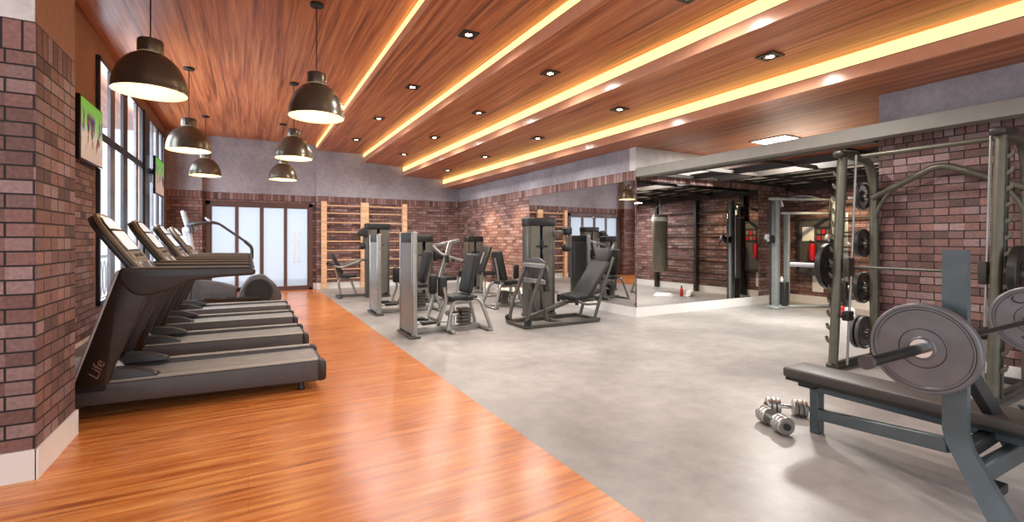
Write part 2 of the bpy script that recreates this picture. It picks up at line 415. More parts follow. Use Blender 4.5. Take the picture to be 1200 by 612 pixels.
# window wall
W1, W2 = (7.92, 10.86), (11.36, 13.35); WZ = (.5, 3.76)
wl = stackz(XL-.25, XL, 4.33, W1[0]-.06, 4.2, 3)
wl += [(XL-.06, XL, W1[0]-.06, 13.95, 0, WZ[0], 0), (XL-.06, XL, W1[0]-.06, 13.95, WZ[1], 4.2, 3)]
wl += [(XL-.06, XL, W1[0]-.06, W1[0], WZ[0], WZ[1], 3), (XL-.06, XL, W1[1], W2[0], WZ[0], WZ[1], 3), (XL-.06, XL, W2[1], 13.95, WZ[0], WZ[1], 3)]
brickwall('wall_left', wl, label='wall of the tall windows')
b = MB(); b.box(XL, XL+.015, 4.345, 13.9, 0, .17); struct(b.build('baseboard_left', M['white']))
def window(name, y0, y1, muls, label):
    b = MB(); z0, z1 = WZ; x0, x1 = XL-.01, XL+.04
    for y, w in [(y0+.03, .06), (y1-.05, .10)]: b.box(x0, x1, y-w/2, y+w/2, z0, z1)
    for z, w in [(z0+.03, .06), (z1-.03, .06), (2.72, .11)]: b.box(x0, x1, y0, y1, z-w/2, z+w/2)
    o = struct(b.build(name, M['alu']), label)
    for y, w, mm in muls:
        m_ = MB(); m_.box(x0+.01, x1-.004, y-w/2, y+w/2, z0, z1); m_.build('mullion', M[mm], o)
    g = MB(); g.box(XL-.005, XL+.0, y0, y1, z0, z1); g.build('pane', M['glass'], o)
    return o
window('window_1', W1[0], W1[1], [(8.62, .26, 'alu_grey'), (9.42, .30, 'alu'), (10.3, .18, 'alu_grey')], 'tall dark-framed window behind the treadmills')
window('window_2', W2[0], W2[1], [(11.85, .1, 'alu_grey'), (12.5, .16, 'alu'), (13.0, .2, 'alu_grey')], 'tall window beside the back pier')
b = MB(); b.box(XL-.01, XL+.06, W1[1], W2[0], WZ[0], WZ[1]); struct(b.build('trim_2', M['alu']))
# railing outside
t = thing('balcony_railing', 'pale lattice balcony railing outside the tall window', 'railing', (-2.7, 9.8, 0))
b = MB(); b.box(-.03, .03, -2.6, 3.8, .98, 1.04); b.box(-.02, .02, -2.6, 3.8, .1, .14); b.build('rail', M['alu_grey'], t)
for k in range(5):
    b = MB(); b.box(-.025, .025, -2.6+1.58*k, -2.55+1.58*k, -.1, 1.0); b.build('post', M['alu_grey'], t)
b = MB()
for k in range(22):
    y = -2.5+k*.29
    b.tube([(0, y+.11*math.cos(a*PI/6), .55+.36*math.sin(a*PI/6)) for a in range(12)], .012, 6, closed=True)
b.build('lattice', M['tm_light'], t)
b = MB(); b.box(-3.2, XL-.25, 4.33, 14.4, -.25, -.1); struct(b.build('ground_balcony', M['concrete']), 'balcony slab outside')

# back wall: pier, recessed door wall, wall-bar wall
brickwall('wall_back_pier', stackz(XL, -1.0, 13.9, 14.3, 4.2), label='brick pier between window and doors')
D0, D1, DZ, YD = -.94, 1.56, 2.36, 14.12
dw = [(-1.0, D0, YD, YD+.2, 0, BT, 0), (D1, 1.64, YD, YD+.2, 0, BT, 0), (D0, D1, YD, YD+.2, DZ, BT, 0), (-1.0, 1.64, YD, YD+.2, BT, ZB, 1), (-1.0, 1.64, YD, YD+.2, ZB, 4.2, 2)]
brickwall('wall_back_door', dw, label='wall around the glazed doors')
brickwall('wall_back', stackz(1.64, 6.2, YB, YB+.25, 4.2), label='brick back wall behind the wall bars')
b = MB(); b.box(1.64, XR, YB-.015, YB, 0, .17); b.box(D1+.01, 1.64, YD-.015, YD, 0, .17); struct(b.build('baseboard_back', M['white']))
# doors: four frosted leaves in a brown frame
b = MB()
b.box(D0, D0+.1, YD-.04, YD+.1, 0, DZ); b.box(D1-.1, D1, YD-.04, YD+.1, 0, DZ); b.box(D0, D1, YD-.04, YD+.1, DZ-.09, DZ); b.box(D0, D1, YD-.04, YD+.1, 0, .05)
dr = struct(b.build('door_1', M['door_frame']), 'glazed four-leaf door in a brown frame')
xs = [D0+.1, D0+.1+.575, D0+.1+1.15, D0+.1+1.725, D1-.1]
for k in range(4):
    b = MB(); xa, xb = xs[k], xs[k+1]; w = .045 if k in (1, 2) else .035
    for p, q in ((xa, xa+w), (xb-w, xb)): b.box(p, q, YD-.02, YD+.04, .05, DZ-.09)
    b.box(xa+w, xb-w, YD-.02, YD+.04, .05, .11); b.box(xa+w, xb-w, YD-.02, YD+.04, DZ-.14, DZ-.09)
    lf = b.build('door_leaf', M['door_frame'], dr)
    b = MB(); b.box(xa+w, xb-w, YD, YD+.02, .11, DZ-.14); b.build('pane', M['frost'], lf)
    if k == 3:
        for dx in (.2, .32):
            b = MB(); b.tube([(xa+dx, YD-.02, .75), (xa+dx, YD-.07, .78), (xa+dx, YD-.07, 1.55), (xa+dx, YD-.02, 1.58)], .014, 8); b.build('handle', M['white'], lf)
# floor and pale end of the lobby behind the doors
b = MB(); b.box(-3., 4., 14.5, 18., -.2, 0); struct(b.build('floor_lobby', M['concrete']), 'lobby floor beyond the doors')

# mirror wall on the far right side
brickwall('wall_right', stackz(XR, XR+.2, 6.28, YB, 3.2), label='brick and mirror wall')
b = MB(); b.box(XR-.016, XR, 6.1, YB, 0, .17); struct(b.build('baseboard_right', M['white']))
YM = 6.13
brickwall('wall_alcove_mirror', stackz(XR, 10.7, YM, YM+.15, 3.1, 4), label='wall behind the alcove mirror')
b = MB(); b.box(XR-.016, 10.5, YM-.016, YM, 0, .17); struct(b.build('baseboard_alcove_mirror', M['white']))
for k, (ya, yb) in enumerate([(6.135, 7.28), (7.28, 8.5), (8.5, 9.69)]):
    b = MB(); b.box(XR-.012, XR-.001, ya+.0015, yb-.0015, .172, 2.41, .001, 1)
    tag(b.build('wall_mirror', M['mirror']), ['frameless mirror sheet on the long brick wall at the alcove corner', 'middle frameless mirror sheet on the long brick wall', 'frameless mirror sheet ending at bare brick behind the leg press'][k], 'mirror', 'mirror sheets on the long wall')
for k, (xa, xb) in enumerate([(5.95, 7.2), (7.2, 8.42), (8.42, 9.43)]):
    b = MB(); b.box(xa+.0015, xb-.0015, YM-.012, YM-.001, .172, 2.41, .001, 1)
    tag(b.build('wall_mirror', M['mirror']), ['alcove mirror sheet at the outer corner reflecting the punching bag', 'alcove mirror sheet reflecting the dark wall bars and cable machine', 'alcove mirror sheet behind the cable machine tower'][k], 'mirror', 'mirror sheets in the alcove')
# alcove brick wall, pier, far end
XA = 10.5
brickwall('wall_alcove', stackz(XA, XA+.2, .6, YM+.15, 3.1), label='brick wall at the back of the alcove')
b = MB(); b.box(XA-.016, XA, .8, YM-.016, 0, .17); struct(b.build('baseboard_alcove', M['white']))
brickwall('wall_alcove_end', stackz(6.25, 10.7, .4, .6, 3.1), label='end wall of the alcove')
XP, YP = 6.25, 2.61
brickwall('wall_right_pier', stackz(XP, XP+.35, Y0, YP, 3.2), label='brick pier behind the smith machine')
b = MB(); b.box(XP-.016, XP, Y0, YP+.016, 0, .17); b.box(XP-.016, XP+.35, YP, YP+.016, 0, .17); struct(b.build('baseboard_right_pier', M['white']))
b = MB(); b.box(5.92, 6.1, Y0, YM-.02, 2.465, 2.615, .004, 1); struct(b.build('beam', M['steel_beam']), 'grey steel beam over the alcove opening')
b = MB(); b.box(6.1, XP, Y0, 2.2, 2.50, 2.58); struct(b.build('beam_bracket', M['dark_steel']))
# lowered steel-and-panel ceiling in the alcove
b = MB()
b.box(6.1, 6.5, 2.7, YM-.03, 2.5, 2.62)
for x, z in ((7.3, 2.5), (7.95, 2.5), (10.40, 2.44)): b.box(x, x+.08, .6, YM-.03, z, 2.60)
for x in (8.45, 8.95, 9.45, 9.95): b.box(x-.02, x+.02, .6, YM-.03, 2.555, 2.60)
for y in (1.2, 2.2, 3.2, 4.2, 5.2, 6.02): b.box(6.5, 10.45, y-.025, y+.025, 2.505, 2.56)
struct(b.build('beam_grid', M['dark_steel']), 'dark steel joists of the alcove ceiling')
b = MB(); rr = random.Random(4)
ys = [.65, 1.25, 2.2, 3.2, 4.2, 5.2, 6.0]
for i, x in enumerate((8.02, 8.49, 8.99, 9.49, 9.99)):
    for y0_, y1_ in zip(ys, ys[1:]):
        b.box(x, x+(.40 if i else .38), y0_+.05, y1_-.05, 2.58+.02*(rr.random() > .5), 2.615)
b.box(8.0, 10.5, .6, YM-.02, 2.66, 2.69)
struct(b.build('ceiling_alcove', M['pale_panel']), 'pale panels above the alcove joists')

# ------------------------------------------------------------------ lamps
def lamp(kind, name, loc, energy, color, **kw):
    d = bpy.data.lights.new(name, kind); d.energy = energy; d.color = color
    for k, v in kw.items(): setattr(d, k, v)
    o = bpy.data.objects.new(name, d); COL.objects.link(o); o.location = loc; return o
def aim(o, tgt): o.rotation_euler = (V(tgt)-o.location).to_track_quat('-Z', 'Y').to_euler()
WARM = (1., .86, .68); SOFT = (1., .95, .89)
first = None
rows = [(2.33, 3.853, 'first and second'), (3.52, 3.59, 'second and third'), (4.74, 3.275, 'third and fourth')]
nth = ['nearest the camera', 'second nearest', 'third nearest', 'fourth nearest', 'farthest']
for ri, (x, z, nm) in enumerate(rows):
    for k, y in enumerate((2.95, 5.22, 7.45, 9.7, 12.0)):
        lab = 'square black downlight between %s light strips, %s in its row' % (nm, nth[k] if k else 'nearest')
        if first is None:
            first = thing('downlight', lab, 'downlight', (x, y, z), 0, 'square downlights in the timber ceiling')
            b = MB()
            for (p, q, r, s) in ((-.1, .1, -.1, -.065), (-.1, .1, .065, .1), (-.1, -.065, -.065, .065), (.065, .1, -.065, .065)): b.box(p, q, r, s, -.012, .0)
            b.build('frame', M['black'], first)
            b = MB(); b.lathe([(.0, -.004), (.042, -.004), (.05, -.014), (.056, -.014), (.056, .0), (0, .0)], seg=20); b.build('reflector_ring', M['chrome'], first)
            b = MB(); b.lathe([(0, -.010), (.036, -.010), (.036, -.004), (0, -.004)], seg=16); b.build('lens', M['downlight'], first)
        else: dup(first, (x, y, z), lab)
        o = lamp('SPOT', 'downlight_beam', (x, y, z-.03), 72, SOFT, spot_size=math.radians(165), spot_blend=.6, shadow_soft_size=.05)
# square panel light over the alcove
t = thing('panel_light', 'bright square flush light panel in timber ceiling above the alcove beam', 'panel light', (7.58, 4.58, 3.0))
b = MB()
for (p, q, r, s) in ((-.31, .31, -.31, -.28), (-.31, .31, .28, .31), (-.31, -.28, -.28, .28), (.28, .31, -.28, .28)): b.box(p, q, r, s, -.014, 0)
b.build('frame', M['bronze'], t)
b = MB(); b.box(-.28, .28, -.28, .28, -.012, 0); b.build('diffuser', M['panel_light'], t)
# pendants
def pendant(loc, label):
    t = thing('pendant_lamp', label, 'pendant lamp', loc, 0, 'bronze dome pendant lamps')
    zt = 4.01-loc[2]
    b = MB(); b.lathe([(0, zt), (.075, zt), (.075, zt-.02), (.068, zt-.028), (0, zt-.028)], seg=28); b.build('canopy', M['black'], t)
    b = MB(); b.cyl((0, 0, .49), (0, 0, zt-.02), .006, 8); b.build('cord', M['black'], t)
    pr = [(.295, .0)]
    for k in range(13):
        a = k/12*PI/2*.93; pr.append((.295*math.cos(a)**.9, .012+.365*math.sin(a)**1.08))
    pr += [(.095, .385)]
    inn = [(max(r-.008, .085), h-.004) for r, h in reversed(pr[1:])]
    b = MB(); b.mi = 0; b.lathe([(.289, -.004), (.297, -.004), (.299, .004)]+pr[1:], seg=48); b.mi = 1; b.lathe([(.1, .372)]+inn+[(.289, -.004)], seg=48); b.mi = 1; b.lathe([(0, .371), (.1, .372)], seg=24)
    s = b.build('lamp_shade', [M['bronze'], M['bronze_in']], t, 60)
    b = MB(); b.lathe([(.1, .37), (.102, .38), (.102, .475), (.096, .488), (.03, .49), (.02, .505), (0, .505)], seg=32); b.build('neck', M['bronze'], t)
    b = MB(); b.cyl((0, 0, .29), (0, 0, .37), .025, 12); b.build('socket', M['white'], t)
    b = MB(); b.lathe([(0, .13), (.03, .135), (.055, .165), (.06, .2), (.045, .245), (.026, .28), (.024, .3), (0, .3)], seg=20); b.build('bulb', M['bulb'], t)
    return t
RIM = 2.74
pl = pendant((-.80, 5.5, RIM), 'bronze dome pendant lamp on the window side, nearest the brick pier')
for x, y, lb in [(-.80, 8.75, 'bronze dome pendant lamp on the window side, middle of three'), (-.80, 11.95, 'bronze dome pendant lamp on the window side, farthest, before the back pier'),
                 (.67, 5.68, 'bronze dome pendant lamp on the aisle side, nearest and largest beside the first light strip'), (.67, 8.72, 'bronze dome pendant lamp on the aisle side, middle of three'), (.69, 11.9, 'bronze dome pendant lamp on the aisle side, farthest, before the glazed doors')]:
    dup(pl, (x, y, RIM), lb)
for x, y in [(-.8, 5.5), (-.8, 8.75), (-.8, 11.95), (.67, 5.68), (.67, 8.72), (.69, 11.9)]:
    lamp('POINT', 'pendant_bulb_light', (x, y, RIM+.09), 4.5, (1., .84, .58), shadow_soft_size=.05)
#==LIGHTS==
for y0_, y1_, en in ((7.9, 10.9, 260), (11.3, 13.4, 150)):   # daylight of the open sky falling through the tall windows
    o = lamp('AREA', 'window_daylight', (XL-.45, (y0_+y1_)/2, 2.15), en, (.92, .96, 1.), shape='RECTANGLE', size=y1_-y0_, size_y=3.2); aim(o, (3., (y0_+y1_)/2, 2.15))

for x, y, en in [(4.2, 11.7, 340), (4.2, 10.1, 300)]:       # wall washers in the ceiling over the bare brick
    o = lamp('SPOT', 'wall_washer', (x, y, 3.24), en, (1., .70, .38), spot_size=math.radians(48), spot_blend=.75, shadow_soft_size=.04); aim(o, (5.94, y, 1.05))
o = lamp('SPOT', 'alcove_washer', (9.3, 4.8, 2.42), 90, (1., .72, .42), spot_size=math.radians(100), spot_blend=.8, shadow_soft_size=.04); aim(o, (10.5, 4.9, .9))
o = lamp('AREA', 'alcove_light', (7.58, 4.58, 2.97), 110, SOFT, size=.5)
o = lamp('AREA', 'alcove_fill', (9.2, 2.2, 2.4), 80, SOFT, size=.8)  # added fill lamp with no fitting, brightens the alcove
#==WORLD==
w = bpy.data.worlds.new('sky'); SC.world = w; w.use_nodes = True
bg = w.node_tree.nodes['Background']; bg.inputs['Color'].default_value = (.90, .95, 1., 1); bg.inputs['Strength'].default_value = 1.12

# ------------------------------------------------------------------ televisions
def television(y0, y1, label, seed, x):
    t = thing('television', label, 'television', (x, (y0+y1)/2, 2.27), 0, 'wall televisions')
    h = (y1-y0)/2; H_ = .74
    b = MB(); b.box(-.02, .025, -h, h, 0, H_, .008); b.build('bezel', M['black_gloss'], t)
    b = MB(); b.box(.0255, .028, -h+.02, h-.02, .022, H_-.02)
    o = b.build('screen', sport_screen('sport_on_screen', seed), t)
    for p in o.data.uv_layers[0].data: p.uv = (p.uv[0]+seed, p.uv[1]+2.27)
    b = MB(); b.box(XL-x, -.02, -.12, .12, .25, .5); b.build('bracket', M['black'], t)
    return t
television(6.98, 7.9, 'flat television showing a ball game on the brick wall, closest to the brick pier', 1.3, -1.672)
television(11.36, 12.4, 'flat television showing a ball game hung before the second tall window', 4.1, -1.60)

# ------------------------------------------------------------------ treadmills
def rounded(pts_, r=.05, n=4):
    out = []; m = len(pts_)
    for i in range(m):
        a, p, c = V(pts_[i-1]).to_2d(), V(pts_[i]).to_2d(), V(pts_[(i+1) % m]).to_2d()
        rr_ = r[i] if isinstance(r, (list, tuple)) else r
        f1, f2 = min(rr_, (a-p).length*.48), min(rr_, (c-p).length*.48)
        s, e = p+(a-p).normalized()*f1, p+(c-p).normalized()*f2
        for k in range(n+1):
            u = k/n; q = s*(1-u)**2+p*2*u*(1-u)+e*u*u; out.append((q.x, q.y))
    return out
def text_mesh(s, size, mat, name, parent, M4, ext=.0015):
    c = bpy.data.curves.new(name, 'FONT'); c.body = s; c.size = size; c.extrude = ext; c.shear = .35; c.align_x = 'LEFT'
    o = bpy.data.objects.new(name, c); COL.objects.link(o)
    bpy.context.view_layer.update()
    me = bpy.data.meshes.new_from_object(o.evaluated_get(bpy.context.evaluated_depsgraph_get()))
    bpy.data.objects.remove(o); bpy.data.curves.remove(c)
    me.transform(M4); me.materials.clear(); me.materials.append(mat)
    o = bpy.data.objects.new(name, me); COL.objects.link(o); o.parent = parent; return o
def treadmill(loc, label):
    t = thing('treadmill', label, 'treadmill', loc, 0, 'row of treadmills by the window'); W = .78
    # running deck
    b = MB(); b.box(-1.32, .55, .09, W-.09, .09, .2, .01); b.build('deck', M['black'], t)
    b = MB(); b.box(-.92, .585, .10, W-.10, .2, .232, .012); b.build('running_belt', M['belt'], t)
    for y in (0, W-.1):
        b = MB(); b.prism(rounded([(.56, .07), (.56, .25), (-.95, .262), (-1.3, .262), (-1.3, .12)], .015, 2), y, y+.1, bev=.008)
        r = b.build('side_rail', M['tm_side'], t)
        b = MB(); b.box(-.93, .555, y+.012, y+.088, .254, .266, .003, 1)
        b.bm.verts.ensure_lookup_table()
        for v in b.bm.verts: v.co.z += (.56-v.co.x)*.008-.002
        b.build('foot_tread', M['tm_tread'], r)
        b = MB(); b.prism(rounded([(.555, .065), (.625, .075), (.625, .24), (.6, .255), (.555, .255)], .02, 3), y-.004, y+.104, bev=.008); b.build('end_cap', M['tm_dark'], t)
    b = MB(); b.cyl((.585, .1, .17), (.585, W-.1, .17), .048, 18); b.build('rear_roller', M['black'], t)
    for x in (-1.2, .42):
        for y in (.05, W-.05):
            b = MB(); b.lathe([(0, 0), (.03, 0), (.034, .01), (.025, .03), (.02, .13), (0, .13)], (x, y, 0), seg=14); b.build('foot', M['black'], t)
    # motor hood
    b = MB(); b.prism(rounded([(-.93, .2), (-.95, .3), (-1.1, .36), (-1.4, .34), (-1.5, .27), (-1.5, .1), (-1.3, .09)], .05, 4), .03, W-.03, bev=.02, seg=3); b.build('motor_hood', M['tm_light'], t)
    # uprights, boots, rails
    up = rounded([(-1.15, .2), (-.93, .2), (-.91, .34), (-.66, .98), (-.66, 1.1), (-.86, 1.14)], .03, 3)
    for i, y in enumerate((.0, W-.06)):
        b = MB(); b.prism(up, y+.0, y+.06, bev=.012); u_ = b.build('upright', M['tm_bronze'], t)
        b = MB(); b.bar((-1.155, y+.03, .2), (-.868, y+.03, 1.12), .06, .022, .006); b.build('edge_trim', M['tm_light'], u_)
        b = MB(); b.prism(rounded([(-1.0, .255), (-.96, .37), (-.78, .35), (-.64, .30), (-.62, .258)], .03, 3), y+(.055 if i == 0 else -.1), y+(.16 if i == 0 else .005), bev=.02); b.build('upright_boot', M['tm_dark'], t)
        b = MB(); b.prism(rounded([(-.86, 1.14), (.03, 1.125), (.055, 1.095), (.05, 1.055), (-.2, 1.045), (-.42, 1.02), (-.56, .95), (-.7, .915), (-.78, .93), (-.86, 1.04)], .03, 3), y-.012, y+.062, bev=.018, seg=3)
        h = b.build('handrail', M['tm_dark'], t)
        b = MB(); b.prism(rounded([(-.8, 1.128), (.0, 1.116), (.0, 1.132), (-.8, 1.145)], .004, 1), y+.004, y+.046, bev=.003); b.build('grip_pad', M['tm_mid'], h)
    # crossbar with pulse grips
    b = MB(); b.tube([(-.7, .06, 1.03), (-.66, .18, 1.05), (-.66, W-.18, 1.05), (-.7, W-.06, 1.03)], .024, 10, .06); b.build('pulse_bar', M['tm_mid'], t)
    # console: leaning board, local u across (y), v up the board, w out of the face
    o3 = V((-.695, W/2, 1.055)); vv = V((-.345, 0, .50)).normalized(); uu = V((0, 1, 0)); ww = uu.cross(vv); ww = -ww if ww.x < 0 else ww
    if uu.cross(vv).dot(ww) < 0: uu = -uu
    Mx = Matrix((uu, vv, ww)).transposed().to_4x4(); Mx.translation = o3
    hw = .285
    shp = rounded([(-hw, 0), (hw, 0), (hw, .50), (.16, .63), (-.16, .63), (-hw, .50)], [.02, .02, .1, .09, .09, .1], 5)
    b = MB(); b.frame_prism(Mx, shp, -.035, .0, .010); c = b.build('console', M['tan'], t)
    b = MB(); b.frame_prism(Mx, [(x*.96, y) for x, y in shp], -.075, -.034, .012); b.build('console_back', M['tm_dark'], c)
    ring = rounded([(-hw+.03, .25), (hw-.03, .25), (hw-.03, .49), (.15, .605), (-.15, .605), (-hw+.03, .49)], [.01, .01, .09, .08, .08, .09], 5)
    b = MB(); b.frame_prism(Mx, ring, 0, .008, .003); b.build('bezel', M['black_gloss'], c)
    b = MB(); b.frame_prism(Mx, rounded([(-.19, .47), (.19, .47), (.19, .52), (.12, .585), (-.12, .585), (-.19, .52)], [.005, .005, .06, .05, .05, .06], 4), .008, .011); b.build('badge_panel', M['screen_pale'], c)
    b = MB(); b.frame_prism(Mx, rounded([(-.2, .265), (.2, .265), (.2, .445), (-.2, .445)], .01, 2), .008, .011); b.build('display', M['screen_pale'], c)
    b = MB(); b.frame_prism(Mx, rounded([(-hw+.02, .165), (hw-.02, .165), (hw-.02, .24), (-hw+.02, .24)], .012, 2), 0, .008, .003); b.build('key_panel', M['tan'], c)
    for u in (-.13, -.05, .05, .13):
        b = MB(); b.frame_prism(Mx, rounded([(u-.022, .19), (u+.022, .19), (u+.022, .22), (u-.022, .22)], .01, 3), .006, .014, .002); b.build('button', M['black'], c)
    for u in (-.19, .19):      # bottle trays each side
        b = MB(); b.frame_prism(Mx, rounded([(u-.075, .02), (u+.075, .02), (u+.075, .14), (u-.075, .14)], .02, 3), -.01, .012, .004); tr = b.build('bottle_tray', M['tm_light'], c)
        b = MB(); b.frame_prism(Mx, rounded([(u-.055, .035), (u+.055, .035), (u+.055, .125), (u-.055, .125)], .02, 3), .0115, .014); b.build('tray_liner', M['black'], tr)
    b = MB(); b.frame_prism(Mx, rounded([(-.09, .02), (.09, .02), (.09, .14), (-.09, .14)], .01, 2), 0, .01, .003); b.build('lower_panel', M['tm_bronze'], c)
    # maker's script running up the near upright
    d = V((.30, 0, .80)).normalized(); n = V((0, -1, 0)); s = d.cross(n)
    if s.x > 0: s = -s
    T = Matrix((d, s, d.cross(s))).transposed().to_4x4(); T.translation = V((-.99, -.0025, .30))
    text_mesh('Life', .095, M['letter'], 'lettering', t, T)
    return t
tm = treadmill((0, 4.6, 0), 'treadmill nearest the camera, its near rail and brown upright in full view')
for y, lb in [(6.0, 'second treadmill from the brick pier in the row along the window'), (7.4, 'third treadmill from the brick pier in the row along the window'), (8.76, 'farthest treadmill in the row, beside the elliptical trainer')]:
    dup(tm, (0, y, 0), lb)

# ------------------------------------------------------------------ elliptical trainer
t = thing('elliptical_trainer', 'grey elliptical trainer with round wheel housing, beyond the treadmills before the glazed doors', 'elliptical trainer', (0, 10.7, 0))
b = MB(); b.box(-1.25, .55, -.06, .06, .03, .10, .012); b.bar((-1.2, -.3, .03), (-1.2, .3, .03), .08, .06, .02); b.bar((.45, -.3, .03), (.45, .3, .03), .08, .06, .02); b.build('base_frame', M['tm_dark'], t)
b = MB(); b.prism(rounded([(.56, .06), (.60, .25), (.50, .45), (.27, .68), (.02, .64), (-.12, .45), (-.2, .2), (-.2, .06)], .08, 4), -.16, .16, bev=.03, seg=3); hs = b.build('wheel_housing', M['tm_side'], t)
for y in (-.163, .163):
    s = 1 if y > 0 else -1
    b = MB(); b.lathe([(0, .0), (.20, .0), (.205, .012), (.25, .012), (.25, 0), (.2, -.01), (0, -.01)], (.18, y, .34), seg=36, rot=Matrix.Rotation(PI/2*(-s), 3, 'X')); b.build('wheel_disc', M['black'], hs)
b = MB(); b.prism(rounded([(-1.2, .1), (-1.08, .5), (-.9, .62), (-.5, .55), (-.2, .45), (-.2, .1)], .07, 4), -.13, .13, bev=.03, seg=3); b.build('front_shroud', M['tm_side'], t)
b = MB(); b.bar((-.86, 0, .5), (-1.02, 0, 1.6), .11, .14, .03); b.prism(rounded([(-1.0, 1.5), (-.94, 1.52), (-1.04, 1.92), (-1.10, 1.9)], .03, 3), -.13, .13, bev=.015); b.build('console_mast', M['tm_light'], t)
b = MB(); b.obox((-.93, 0, 1.63), (.05, .4, .22), (0, -.35, 0), .02); b.build('console', M['tm_dark'], t)
for s in (-1, 1):
    b = MB(); b.tube([(-1.0, s*.1, 1.62), (-.92, s*.27, 1.66), (-.62, s*.30, 1.70), (-.50, s*.30, 1.68), (-.06, s*.31, 1.34), (.06, s*.31, 1.22), (.06, s*.31, 1.02)], .022, 10, .1); h = b.build('handlebar', M['tm_dark'], t)
    b = MB(); b.tube([(-.06, s*.31, 1.335), (.045, s*.31, 1.235), (.06, s*.31, 1.17), (.06, s*.31, 1.0)], .032, 10, .06); b.build('hand_grip', M['black'], h)
    b = MB(); b.tube([(-.62, s*.30, 1.70), (-.70, s*.29, 1.78)], .018, 8); b.build('thumb_switch', M['tm_light'], h)
    b = MB(); b.bar((.18, s*.19, .34+s*.12), (-.95, s*.21, .2-s*.03), .05, .06, .012); a = b.build('pedal_arm', M['black'], t)
    b = MB(); b.obox((-.55, s*.23, .30+s*.04), (.36, .14, .05), (0, .1, 0), .015); b.build('pedal', M['tm_dark'], a)
    b = MB(); b.tube([(-.95, s*.21, .2), (-.9, s*.2, .7), (-.88, s*.1, .95)], .022, 8, .1); b.build('link_arm', M['tm_dark'], a)

# ------------------------------------------------------------------ wall bars
def wall_bars(name, label, loc, rz, posts, H_, rungs, pw, mats, cat='wall bars', proj=.13):
    t = thing(name, label, cat, loc, rz)
    for x, w_ in zip(posts, pw):
        b = MB(); b.box(x-w_/2, x+w_/2, -proj, -.001, 0, H_, .006, 1); b.build('post', M[mats[0]], t)
    for z in rungs:
        for xa, xb in zip(posts, posts[1:]):
            b = MB(); b.tube([(xa, -proj*.6, z), (xb, -proj*.6, z)], .017, 10); b.build('rung', M[mats[1]], t)
    return t
wall_bars('wall_bars', 'pale wooden wall bars with two bays on the brick back wall', (0, YB-.02, 0), 0, [1.83, 2.93, 4.1], 2.44, [.28+.262*k for k in range(8)]+[2.33], [.14, .22, .14], ('pine', 'pine'))
wall_bars('wall_bars', 'dark steel wall bars behind the punching bag in the alcove', (XA-.02, 3.3, 0), -PI/2, [-1.8, -.43, .95], 2.42, [.35+.29*k for k in range(7)], [.09, .09, .09], ('dark_steel', 'dark_steel'))

